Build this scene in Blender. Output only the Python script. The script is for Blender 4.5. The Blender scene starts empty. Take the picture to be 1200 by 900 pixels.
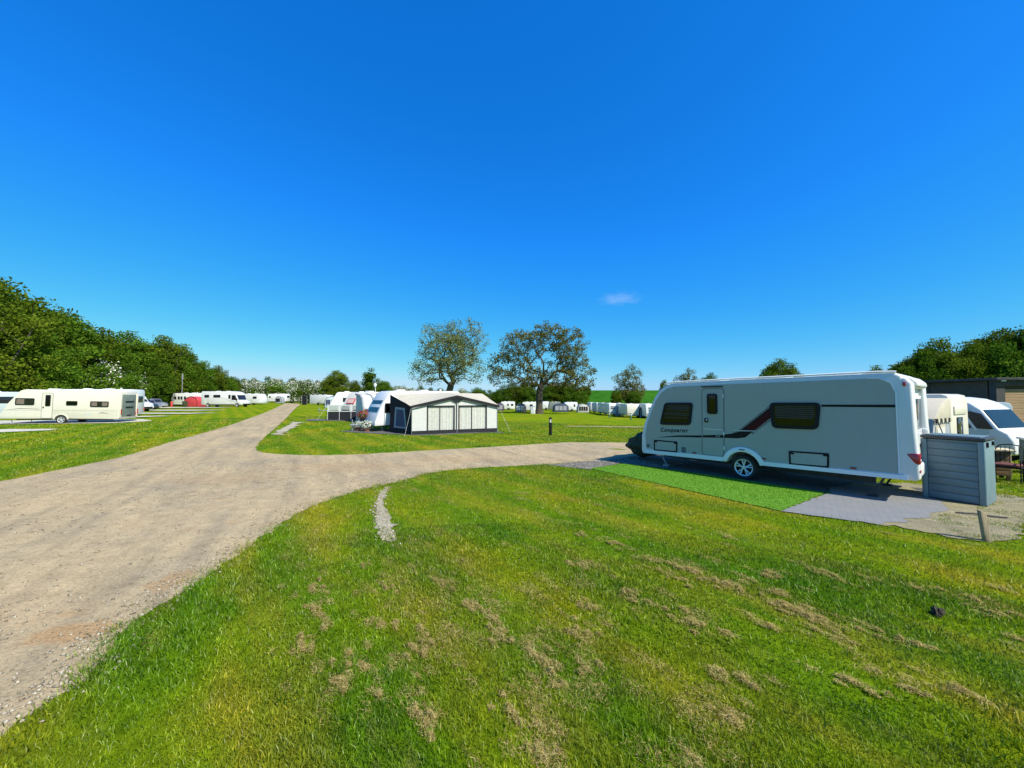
import bpy, bmesh, math, random
import numpy as np
from mathutils import Vector, Matrix
from mathutils.geometry import delaunay_2d_cdt
R = math.radians
scn = bpy.context.scene
COL = scn.collection

# ------------------------------------------------------------------ camera
cd = bpy.data.cameras.new('camera'); cam = bpy.data.objects.new('camera', cd); COL.objects.link(cam)
cd.sensor_width = 36; cd.lens = 13.53; cd.clip_start = .05; cd.clip_end = 6000
cam.location = (0, 0, 2.1); cam.rotation_euler = (R(90 + 2.03), 0, 0)
scn.camera = cam
# ------------------------------------------------------------------ sky and sun
SUN_AZ, SUN_EL = R(-42), R(46)          # azimuth from +X, negative is behind the camera
S = Vector((math.cos(SUN_EL)*math.cos(SUN_AZ), math.cos(SUN_EL)*math.sin(SUN_AZ), math.sin(SUN_EL)))
w = bpy.data.worlds.new('World'); scn.world = w; w.use_nodes = True
nt = w.node_tree; nt.nodes.clear()
def WN(t, **k):
    n = nt.nodes.new(t)
    for a, b in k.items(): setattr(n, a, b)
    return n
sky = WN('ShaderNodeTexSky', sky_type='NISHITA', sun_disc=False, sun_elevation=SUN_EL, sun_rotation=R(90) - SUN_AZ,
         air_density=1.0, dust_density=.25, ozone_density=6.0, altitude=0)
# the photograph's strong colour response: one power curve per channel over the whole sky
K = .125
sr = WN('ShaderNodeSeparateColor'); cr = WN('ShaderNodeCombineColor'); nt.links.new(sky.outputs[0], sr.inputs[0])
for ch, (gain, pw, cap) in enumerate(((1.05, 2.05, .50), (.92, .86, .78), (1.68, .75, .97))):
    m0 = WN('ShaderNodeMath', operation='MULTIPLY'); m0.inputs[1].default_value = K; nt.links.new(sr.outputs[ch], m0.inputs[0])
    m1 = WN('ShaderNodeMath', operation='POWER'); m1.inputs[1].default_value = pw; nt.links.new(m0.outputs[0], m1.inputs[0])
    m2 = WN('ShaderNodeMath', operation='MULTIPLY'); m2.inputs[1].default_value = gain; nt.links.new(m1.outputs[0], m2.inputs[0])
    m3 = WN('ShaderNodeMath', operation='MINIMUM'); m3.inputs[1].default_value = cap; nt.links.new(m2.outputs[0], m3.inputs[0])
    m4 = WN('ShaderNodeMath', operation='DIVIDE'); m4.inputs[1].default_value = K; nt.links.new(m3.outputs[0], m4.inputs[0])
    nt.links.new(m4.outputs[0], cr.inputs[ch])
hs = cr
# one faint wisp of cloud, fixed to a direction of the sky
tc = WN('ShaderNodeTexCoord')
mp = WN('ShaderNodeMapping'); mp.inputs['Rotation'].default_value = (0, R(-3), 0)
nt.links.new(tc.outputs['Generated'], mp.inputs[0])
vs = WN('ShaderNodeVectorMath', operation='SUBTRACT'); vs.inputs[1].default_value = Vector((.265, .935, .242)).normalized()
nt.links.new(tc.outputs['Generated'], vs.inputs[0])
vm = WN('ShaderNodeVectorMath', operation='MULTIPLY'); vm.inputs[1].default_value = (13, 13, 46); nt.links.new(vs.outputs[0], vm.inputs[0])
vl = WN('ShaderNodeVectorMath', operation='LENGTH'); nt.links.new(vm.outputs[0], vl.inputs[0])
nz = WN('ShaderNodeTexNoise'); nz.inputs['Scale'].default_value = 1.0; nz.inputs['Detail'].default_value = 5
vm2 = WN('ShaderNodeVectorMath', operation='MULTIPLY'); vm2.inputs[1].default_value = (38, 38, 110); nt.links.new(tc.outputs['Generated'], vm2.inputs[0])
nt.links.new(vm2.outputs[0], nz.inputs['Vector'])
ad = WN('ShaderNodeMath', operation='ADD'); nt.links.new(vl.outputs['Value'], ad.inputs[0]); nt.links.new(nz.outputs[0], ad.inputs[1])
mr = WN('ShaderNodeMapRange', interpolation_type='SMOOTHSTEP'); mr.inputs['From Min'].default_value = 1.35; mr.inputs['From Max'].default_value = .35
mr.inputs['To Min'].default_value = 0; mr.inputs['To Max'].default_value = .20
nt.links.new(ad.outputs[0], mr.inputs['Value'])
mx = WN('ShaderNodeMix', data_type='RGBA'); mx.inputs['B'].default_value = (6.5, 7.6, 9.0, 1)
nt.links.new(mr.outputs[0], mx.inputs['Factor']); nt.links.new(hs.outputs[0], mx.inputs['A'])
bg = WN('ShaderNodeBackground'); bg.inputs['Strength'].default_value = .0865
nt.links.new(mx.outputs['Result'], bg.inputs['Color'])
wo = WN('ShaderNodeOutputWorld'); nt.links.new(bg.outputs[0], wo.inputs[0])
sl = bpy.data.lights.new('sun', 'SUN'); so = bpy.data.objects.new('sun', sl); COL.objects.link(so)
sl.energy = 5.0; sl.angle = R(.53); sl.color = (1, .94, .80)
so.rotation_euler = S.to_track_quat('Z', 'Y').to_euler(); so.location = S*60
vw = scn.view_settings; vw.view_transform = 'Standard'; vw.look = 'None'; vw.exposure = 0.50; vw.gamma = 1
vw.use_curve_mapping = False

# ------------------------------------------------------------------ helpers
def sst(a, b, x):
    t = np.clip((x-a)/(b-a), 0, 1); return t*t*(3-2*t)
def TZ(x, y):
    """terrain height: flat round the camera, falling away to the right rear, a hill far behind"""
    x = np.asarray(x, float); y = np.asarray(y, float)
    q = (x-8)*.785 + (y-8)*.62
    z = -1.9*(1-np.exp(-np.maximum(0, q-2)/30))
    r = x/np.maximum(y, 15)
    z = z + .0065*np.clip(y-15, 0, 110)*sst(-.33, -.5, r) + 14*sst(190, 560, y)*sst(-.05, .12, r)
    return z
def tz(x, y): return float(TZ(x, y))

def tag(o, label=None, cat=None, group=None, kind=None):
    if label: o['label'] = label
    if cat: o['category'] = cat
    if group: o['group'] = group
    if kind: o['kind'] = kind
    return o
def thing(name, label, cat, loc=(0, 0, 0), rotz=0, group=None, scale=None):
    o = bpy.data.objects.new(name, None); COL.objects.link(o); o.empty_display_size = .2
    o.location = loc; o.rotation_euler = (0, 0, rotz)
    if scale: o.scale = scale
    return tag(o, label, cat, group)
def link(name, mesh, parent=None):
    o = bpy.data.objects.new(name, mesh); COL.objects.link(o)
    if parent: o.parent = parent
    return o

class MB:
    def __init__(s): s.v = []; s.f = []
    def add(s, v, f):
        n = len(s.v); s.v += [tuple(p) for p in v]; s.f += [tuple(i+n for i in q) for q in f]; return s
    def box(s, c, d, rz=0, M=None):
        x, y, z = d[0]/2, d[1]/2, d[2]/2
        v = [Vector(p) for p in ((-x,-y,-z),(x,-y,-z),(x,y,-z),(-x,y,-z),(-x,-y,z),(x,-y,z),(x,y,z),(-x,y,z))]
        m = M or Matrix.Rotation(rz, 3, 'Z')
        v = [m @ p + Vector(c) for p in v]
        return s.add(v, [(0,3,2,1),(4,5,6,7),(0,1,5,4),(1,2,6,5),(2,3,7,6),(3,0,4,7)])
    def prism(s, pts, y0, y1):                      # outline in x,z pushed along y
        n = len(pts); v = [(p[0], y0, p[1]) for p in pts] + [(p[0], y1, p[1]) for p in pts]
        f = [tuple(range(n)), tuple(range(2*n-1, n-1, -1))] + [(i, (i+1) % n, (i+1) % n+n, i+n)[::-1] for i in range(n)]
        return s.add(v, f)
    def prismx(s, pts, x0, x1):                     # outline in y,z pushed along x
        n = len(pts); v = [(x0, p[0], p[1]) for p in pts] + [(x1, p[0], p[1]) for p in pts]
        f = [tuple(range(n)), tuple(range(2*n-1, n-1, -1))] + [(i, (i+1) % n, (i+1) % n+n, i+n)[::-1] for i in range(n)]
        return s.add(v, f)
    def prismz(s, pts, z0, z1):
        n = len(pts); v = [(p[0], p[1], z0) for p in pts] + [(p[0], p[1], z1) for p in pts]
        f = [tuple(range(n)), tuple(range(2*n-1, n-1, -1))] + [(i, (i+1) % n, (i+1) % n+n, i+n)[::-1] for i in range(n)]
        return s.add(v, f)
    def ring(s, po, pi, y0, y1):                    # frame between two outlines of equal count
        n = len(po); v = []
        for pts, y in ((po, y0), (pi, y0), (pi, y1), (po, y1)): v += [(p[0], y, p[1]) for p in pts]
        f = []
        for i in range(n):
            j = (i+1) % n
            for a in range(4):
                b = (a+1) % 4; f.append((a*n+i, a*n+j, b*n+j, b*n+i))
        return s.add(v, f)
    def cyl(s, p0, p1, r0, r1=None, n=10, cap=True):
        r1 = r0 if r1 is None else r1
        p0 = Vector(p0); p1 = Vector(p1); d = (p1-p0).normalized()
        a = d.orthogonal().normalized(); b = d.cross(a)
        v = []
        for p, r in ((p0, r0), (p1, r1)):
            for i in range(n):
                t = 2*math.pi*i/n; v.append(p + a*math.cos(t)*r + b*math.sin(t)*r)
        f = [(i, (i+1) % n, (i+1) % n+n, i+n) for i in range(n)]
        if cap: f += [tuple(range(n-1, -1, -1)), tuple(range(n, 2*n))]
        return s.add(v, f)
    def tube(s, pts, r, n=6):
        for a, b in zip(pts[:-1], pts[1:]): s.cyl(a, b, r, n=n)
        return s
    def lathe(s, prof, c, axis='y', n=24):          # prof: (radius, along axis)
        v = []; m = len(prof)
        for i in range(n):
            t = 2*math.pi*i/n; ct, st = math.cos(t), math.sin(t)
            for r, h in prof:
                p = {'y': (r*ct, h, r*st), 'z': (r*ct, r*st, h), 'x': (h, r*ct, r*st)}[axis]
                v.append((p[0]+c[0], p[1]+c[1], p[2]+c[2]))
        f = [(i*m+j, i*m+j+1, ((i+1) % n)*m+j+1, ((i+1) % n)*m+j) for i in range(n) for j in range(m-1)]
        return s.add(v, f)
    def build(s, name, mat, parent=None, smooth=False, bevel=0, seg=2, angle=40):
        me = bpy.data.meshes.new(name); me.from_pydata(s.v, [], s.f); me.materials.append(mat)
        bm = bmesh.new(); bm.from_mesh(me)
        bmesh.ops.recalc_face_normals(bm, faces=bm.faces)
        if bevel:
            es = [e for e in bm.edges if len(e.link_faces) == 2 and e.calc_face_angle(0) > R(angle)]
            bmesh.ops.bevel(bm, geom=es, offset=bevel, segments=seg, affect='EDGES', profile=.5, clamp_overlap=True)
        for fc in bm.faces: fc.smooth = smooth or bool(bevel)
        if smooth or bevel:
            for e in bm.edges:
                if len(e.link_faces) == 2 and e.calc_face_angle(0) > R(42): e.smooth = False
        bm.to_mesh(me); bm.free()
        return link(name, me, parent)

def rrect(x0, z0, x1, z1, r=.05, n=4):
    o = []
    for cx, cz, a in ((x1-r, z0+r, -90), (x1-r, z1-r, 0), (x0+r, z1-r, 90), (x0+r, z0+r, 180)):
        for i in range(n+1):
            t = R(a+90*i/n); o.append((cx+r*math.cos(t), cz+r*math.sin(t)))
    return o
def rpoly(pts, r, n=4):
    o = []; m = len(pts)
    for i in range(m):
        p = Vector(pts[i]); a = (Vector(pts[i-1])-p); b = (Vector(pts[(i+1) % m])-p)
        k = min(r, a.length*.45, b.length*.45); a = p+a.normalized()*k; b = p+b.normalized()*k
        for j in range(n+1):
            t = j/n; q = a*(1-t)**2+p*2*t*(1-t)+b*t*t; o.append((q.x, q.y))
    return o
def inset(pts, d):
    cx = sum(p[0] for p in pts)/len(pts); cz = sum(p[1] for p in pts)/len(pts)
    hx = max(abs(p[0]-cx) for p in pts); hz = max(abs(p[1]-cz) for p in pts)
    return [(cx+(p[0]-cx)*(hx-d)/hx, cz+(p[1]-cz)*(hz-d)/hz) for p in pts]

# ------------------------------------------------------------------ materials
MATS = {}
def newmat(name):
    m = bpy.data.materials.new(name); m.use_nodes = True; MATS[name] = m
    return m, m.node_tree, m.node_tree.nodes['Principled BSDF']
def N(t, ty, **k):
    n = t.nodes.new(ty)
    for a, b in k.items():
        if a.startswith('i_'):
            n.inputs[a[2:].replace('_', ' ')].default_value = b
        else: setattr(n, a, b)
    return n
def c4(c): return (c[0], c[1], c[2], 1)
def ramp(t, stops, interp='LINEAR'):
    r = N(t, 'ShaderNodeValToRGB'); e = r.color_ramp.elements; r.color_ramp.interpolation = interp
    while len(e) < len(stops): e.new(.5)
    for q, (p, c) in zip(e, stops): q.position = p; q.color = c4(c) if len(c) == 3 else c
    return r
def plain(name, col, rough=.5, metal=0, var=.12, scale=3., bump=0., coat=0., dirt=None, spec=.5):
    """painted or moulded surface: base colour with soft mottling, a little uneven gloss"""
    m, t, b = newmat(name); L = t.links.new
    g = N(t, 'ShaderNodeTexCoord'); n = N(t, 'ShaderNodeTexNoise', i_Scale=scale, i_Detail=6., i_Roughness=.6)
    L(g.outputs['Object'], n.inputs['Vector'])
    r = ramp(t, [(.3, [c*(1-var) for c in col]), (.7, [min(1, c*(1+var)) for c in col])])
    L(n.outputs['Fac'], r.inputs[0]); src = r.outputs[0]
    if dirt:                                          # grime streaks, vertical
        mp = N(t, 'ShaderNodeMapping'); mp.inputs['Scale'].default_value = (9, 9, .7); L(g.outputs['Object'], mp.inputs[0])
        n2 = N(t, 'ShaderNodeTexNoise', i_Scale=1., i_Detail=7., i_Roughness=.65); L(mp.outputs[0], n2.inputs['Vector'])
        r2 = ramp(t, [(.5, (0, 0, 0)), (.8, (dirt, dirt, dirt))]); L(n2.outputs['Fac'], r2.inputs[0])
        mx = N(t, 'ShaderNodeMix', data_type='RGBA'); L(r2.outputs[0], mx.inputs['Factor']); L(src, mx.inputs['A'])
        mx.inputs['B'].default_value = (.22, .21, .16, 1); src = mx.outputs['Result']
    L(src, b.inputs['Base Color'])
    mr = N(t, 'ShaderNodeMapRange'); mr.inputs['To Min'].default_value = max(.03, rough-.08); mr.inputs['To Max'].default_value = min(1, rough+.1)
    L(n.outputs['Fac'], mr.inputs['Value']); L(mr.outputs[0], b.inputs['Roughness'])
    b.inputs['Specular IOR Level'].default_value = spec
    b.inputs['Metallic'].default_value = metal; b.inputs['Coat Weight'].default_value = coat
    if bump:
        n3 = N(t, 'ShaderNodeTexNoise', i_Scale=scale*12, i_Detail=4.); L(g.outputs['Object'], n3.inputs['Vector'])
        bp = N(t, 'ShaderNodeBump', i_Strength=bump, i_Distance=.01); L(n3.outputs['Fac'], bp.inputs['Height']); L(bp.outputs[0], b.inputs['Normal'])
    return m
def wood(name, c0, c1, rough=.75, sc=(1.2, 1.2, 14)):
    m, t, b = newmat(name); L = t.links.new
    g = N(t, 'ShaderNodeTexCoord'); mp = N(t, 'ShaderNodeMapping'); mp.inputs['Scale'].default_value = sc; L(g.outputs['Object'], mp.inputs[0])
    n = N(t, 'ShaderNodeTexNoise', i_Scale=2.5, i_Detail=8., i_Distortion=.6); L(mp.outputs[0], n.inputs['Vector'])
    oi = N(t, 'ShaderNodeObjectInfo'); ad = N(t, 'ShaderNodeMath', operation='MULTIPLY_ADD'); L(oi.outputs['Random'], ad.inputs[0])
    ad.inputs[1].default_value = .3; L(n.outputs['Fac'], ad.inputs[2])
    r = ramp(t, [(.35, c0), (.95, c1)]); L(ad.outputs[0], r.inputs[0]); L(r.outputs[0], b.inputs['Base Color'])
    b.inputs['Roughness'].default_value = rough
    bp = N(t, 'ShaderNodeBump', i_Strength=.3, i_Distance=.006); L(n.outputs['Fac'], bp.inputs['Height']); L(bp.outputs[0], b.inputs['Normal'])
    return m
WHITE = plain('white gelcoat', (.66, .67, .66), .32, var=.03, scale=1.2, dirt=.10)
WTRIM = plain('white plastic trim', (.78, .79, .79), .38, var=.03, dirt=.08)
CREAM = plain('cream gelcoat', (.66, .62, .51), .35, var=.03, scale=1.2, dirt=.12)
GREY = plain('grey aluminium side', (.330, .350, .318), .40, var=.03, scale=.8, bump=.02, dirt=.14)
PALEB = plain('pale blue grey panel', (.46, .54, .57), .4, var=.05, dirt=.1)
BLACK = plain('black plastic', (.010, .010, .011), .55, var=.2, spec=.22)
RUBBER = plain('tyre rubber', (.022, .021, .02), .85, var=.25, scale=20, bump=.2)
ALLOY = plain('alloy rim', (.68, .68, .68), .35, metal=.35, var=.08, scale=8)
STEEL = plain('galvanised steel', (.42, .43, .44), .45, metal=.7, var=.2, scale=10)
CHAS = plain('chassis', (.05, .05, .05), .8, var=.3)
RED = plain('red lens', (.42, .012, .02), .15, var=.1, coat=.5)
REDP = plain('red print', (.45, .03, .05), .6, var=.1)
AMBER = plain('amber marker', (.30, .035, .01), .25, var=.1)
MAROON = plain('maroon decal', (.055, .004, .006), .4, var=.1, spec=.15)
DECAL = plain('black decal', (.010, .010, .011), .4, var=.15, spec=.15)
DGREY = plain('dark grey decal', (.10, .105, .11), .4, var=.1)
LINE = plain('seal line', (.13, .14, .14), .6, var=.1)
BLUE = plain('blue grey service flap', (.06, .10, .12), .5, var=.1)
CURT = plain('pink curtain', (.62, .42, .36), .9, var=.12, scale=14)
CURTW = plain('white net curtain', (.57, .565, .51), .9, var=.12, scale=9)
BLIND = plain('pleated blind', (.42, .46, .56), .8, var=.2, scale=6)
SLATE = plain('slate blue resin', (.105, .175, .210), .55, var=.08, scale=5, bump=.12, dirt=.06)
SLATEL = plain('slate blue resin frame', (.150, .230, .260), .5, var=.08, scale=5, bump=.1, dirt=.06)
LID = plain('dark resin lid', (.035, .04, .048), .5, var=.15, bump=.1)
CANVW = plain('white awning canvas', (.54, .54, .51), .85, var=.07, scale=5, bump=.2)
CANVC = plain('cream awning canvas', (.46, .42, .325), .85, var=.10, scale=4, bump=.2)
CANVG = plain('grey awning canvas', (.30, .32, .35), .85, var=.1, scale=4, bump=.2)
CANVD = plain('charcoal awning canvas', (.020, .021, .024), .85, var=.2, scale=6, bump=.2, spec=.2)
CANVB = plain('navy awning canvas', (.05, .065, .12), .8, var=.2, scale=5)
CANVP = plain('plum awning canvas', (.10, .07, .115), .8, var=.2, scale=5)
CANVR = plain('red awning canvas', (.52, .045, .055), .8, var=.1, scale=3)
HITCHM = plain('dark green cover', (.045, .055, .022), .9, var=.4, scale=9, bump=.4)
GREENP = plain('green service post', (.07, .17, .10), .6, var=.2)
CUSH = plain('brick red cushion', (.13, .040, .034), .9, var=.25, scale=10, bump=.3)
SAGE = plain('sage grey panel', (.16, .19, .165), .6, var=.12, scale=3)
ROOFM = plain('dark felt roof', (.045, .045, .047), .85, var=.3, scale=5, bump=.3)
TERRA = plain('terracotta pot', (.26, .10, .06), .8, var=.2)
SOIL = plain('dark soil', (.040, .032, .02), 1, var=.5, scale=14, bump=1.)
CARS = plain('silver paint', (.42, .44, .46), .28, metal=.5, var=.04, coat=.8)
CARD = plain('dark grey paint', (.045, .05, .06), .25, metal=.3, var=.05, coat=.8)
CARW = plain('white car paint', (.76, .77, .77), .28, var=.03, coat=.8)
TURFB = plain('turf backing', (.11, .27, .010), .9, var=.2, scale=30, bump=.5)
DARKW = wood('shaded dark boards', (.045, .037, .029), (.115, .095, .075), sc=(.8, .8, 10))  # dark timber with the long wall's shade put into the tone
TANW = wood('tan larch boards', (.24, .145, .075), (.46, .31, .17), sc=(.8, .8, 12))
PALEW = wood('pale planed timber', (.38, .30, .17), (.62, .52, .33))
BROWNW = wood('brown oiled timber', (.10, .055, .022), (.23, .13, .055))
POSTW = wood('weathered post timber', (.22, .16, .09), (.52, .43, .29), sc=(14, 14, 1.5))
def glass(name, tint, gl=.5):
    m, t, b = newmat(name); L = t.links.new
    o = t.nodes['Material Output']
    tr = N(t, 'ShaderNodeBsdfTransparent'); tr.inputs[0].default_value = c4(tint)
    gs = N(t, 'ShaderNodeBsdfGlossy'); gs.inputs['Roughness'].default_value = .04; gs.inputs[0].default_value = (.9, .9, .9, 1)
    lw = N(t, 'ShaderNodeLayerWeight', i_Blend=.5); pw = N(t, 'ShaderNodeMath', operation='POWER'); pw.inputs[1].default_value = 4.; L(lw.outputs['Facing'], pw.inputs[0])
    fr = N(t, 'ShaderNodeMath', operation='MULTIPLY_ADD'); fr.inputs[1].default_value = .7; fr.inputs[2].default_value = .032; L(pw.outputs[0], fr.inputs[0]); mx = N(t, 'ShaderNodeMixShader')
    L(fr.outputs[0], mx.inputs[0]); L(tr.outputs[0], mx.inputs[1]); L(gs.outputs[0], mx.inputs[2]); L(mx.outputs[0], o.inputs[0])
    return m
TINT = glass('tinted acrylic pane', (.40, .46, .53))
CLEARG = glass('clear pane', (.75, .78, .78))
DGLASS = plain('dark window glass', (.016, .018, .022), .06, var=.2)
INTER = plain('dim interior', (.03, .03, .028), .8, var=.3)

def pos_noise(t, scale, detail=4., rough=.55, stretch=None, rot=0, off=(0, 0, 0)):
    g = N(t, 'ShaderNodeNewGeometry'); v = g.outputs['Position']
    mp = N(t, 'ShaderNodeMapping'); mp.vector_type = 'TEXTURE' if False else 'POINT'
    mp.inputs['Rotation'].default_value = (0, 0, rot); mp.inputs['Location'].default_value = off
    t.links.new(v, mp.inputs[0]); v = mp.outputs[0]
    if stretch:
        m2 = N(t, 'ShaderNodeVectorMath', operation='MULTIPLY'); m2.inputs[1].default_value = stretch
        t.links.new(v, m2.inputs[0]); v = m2.outputs[0]
    n = N(t, 'ShaderNodeTexNoise', i_Scale=scale, i_Detail=detail, i_Roughness=rough)
    t.links.new(v, n.inputs['Vector'])
    return n.outputs['Fac']
def mixc(t, f, a, b, mode='MIX'):
    m = N(t, 'ShaderNodeMix', data_type='RGBA', blend_type=mode); L = t.links.new
    if isinstance(f, (int, float)): m.inputs['Factor'].default_value = f
    else: L(f, m.inputs['Factor'])
    for k, s in (('A', a), ('B', b)):
        if isinstance(s, tuple): m.inputs[k].default_value = c4(s)
        else: L(s, m.inputs[k])
    return m.outputs['Result']
ROWROT = R(53)        # the mowing rows run along (-.6,.8)
def grass_colour(t):
    """green turf: fresh and yellowish areas, mowing rows and straw-coloured patches of dead clippings"""
    L = t.links.new
    big = pos_noise(t, .35, 4); fine = pos_noise(t, 7, 5, .65); spk = pos_noise(t, 45, 3, .7)
    r1 = ramp(t, [(.34, (.088, .224, .004)), (.52, (.165, .276, .005)), (.70, (.262, .288, .008))]); L(big, r1.inputs[0])
    r2 = ramp(t, [(.30, (.55, .62, .5)), (.72, (1.25, 1.2, 1.2))]); L(fine, r2.inputs[0])
    col = mixc(t, 1.0, r1.outputs[0], r2.outputs[0], 'MULTIPLY')
    r3 = ramp(t, [(.3, (.72, .75, .7)), (.7, (1.25, 1.2, 1.2))]); L(spk, r3.inputs[0])
    col = mixc(t, .8, col, r3.outputs[0], 'MULTIPLY')
    rows = pos_noise(t, 1.0, 4, .6, (.35, 1.5, 1), ROWROT); rr = ramp(t, [(.44, (0, 0, 0)), (.62, (1, 1, 1))]); L(rows, rr.inputs[0])
    col = mixc(t, rr.outputs[0], col, mixc(t, .36, col, (.33, .27, .03)))
    g = N(t, 'ShaderNodeNewGeometry'); dp = N(t, 'ShaderNodeVectorMath', operation='DOT_PRODUCT'); dp.inputs[1].default_value = (.8, .6, 0); L(g.outputs['Position'], dp.inputs[0])
    wob = pos_noise(t, .8, 3, .5); ma = N(t, 'ShaderNodeMath', operation='MULTIPLY_ADD'); L(wob, ma.inputs[0]); ma.inputs[1].default_value = .55; L(dp.outputs['Value'], ma.inputs[2])
    ml = N(t, 'ShaderNodeMath', operation='MULTIPLY'); L(ma.outputs[0], ml.inputs[0]); ml.inputs[1].default_value = 4.6
    sn = N(t, 'ShaderNodeMath', operation='SINE'); L(ml.outputs[0], sn.inputs[0])
    rs = ramp(t, [(0, (.80, .92, .8)), (1, (1.22, 1.08, 1.1))]); mr = N(t, 'ShaderNodeMapRange'); mr.inputs['From Min'].default_value = -1; L(sn.outputs[0], mr.inputs['Value']); L(mr.outputs[0], rs.inputs[0])
    col = mixc(t, 1., col, rs.outputs[0], 'MULTIPLY')       # lay of the mown swaths
    pat = pos_noise(t, 2.6, 6, .7, (.55, 1.25, 1), ROWROT, (7, 3, 0)); rp = ramp(t, [(.58, (0, 0, 0)), (.74, (1, 1, 1))]); L(pat, rp.inputs[0])
    mm = N(t, 'ShaderNodeMath', operation='MULTIPLY'); L(rp.outputs[0], mm.inputs[0]); mm.inputs[1].default_value = .45
    col = mixc(t, mm.outputs[0], col, (.33, .26, .09))
    clo = pos_noise(t, 1.3, 5, .7, None, 0, (31, 17, 0)); rc = ramp(t, [(.58, (0, 0, 0)), (.70, (.6, .6, .6))]); L(clo, rc.inputs[0])
    return mixc(t, rc.outputs[0], col, (.055, .135, .012))
def grass_mat(name, blade):
    m, t, b = newmat(name); L = t.links.new; col = grass_colour(t)
    if blade:
        at = N(t, 'ShaderNodeAttribute', attribute_name='v'); r = ramp(t, [(0, (.30, .42, .45)), (.40, (.95, .97, 1)), (.78, (1.55, 1.42, 1.3)), (1, (2.5, 1.85, 3.0))]); L(at.outputs['Fac'], r.inputs[0])
        col = mixc(t, 1., col, r.outputs[0], 'MULTIPLY')
        di = N(t, 'ShaderNodeBsdfDiffuse'); trl = N(t, 'ShaderNodeBsdfTranslucent'); gl = N(t, 'ShaderNodeBsdfGlossy', i_Roughness=.45)
        L(col, di.inputs[0]); L(col, trl.inputs[0]); gl.inputs[0].default_value = (.5, .5, .45, 1)
        m1 = N(t, 'ShaderNodeMixShader'); m1.inputs[0].default_value = .38; L(di.outputs[0], m1.inputs[1]); L(trl.outputs[0], m1.inputs[2])
        m2 = N(t, 'ShaderNodeMixShader'); m2.inputs[0].default_value = .05; L(m1.outputs[0], m2.inputs[1]); L(gl.outputs[0], m2.inputs[2])
        L(m2.outputs[0], t.nodes['Material Output'].inputs[0])
    else:
        col = mixc(t, .15, col, (.10, .085, .02)); L(col, b.inputs['Base Color']); b.inputs['Roughness'].default_value = 1; b.inputs['Specular IOR Level'].default_value = 0
        bp = N(t, 'ShaderNodeBump', i_Strength=.9, i_Distance=.05); L(pos_noise(t, 22, 5, .75), bp.inputs['Height']); L(bp.outputs[0], b.inputs['Normal'])
    return m
GROUNDM = grass_mat('mown turf', False); BLADEM = grass_mat('grass blades', True)
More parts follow.
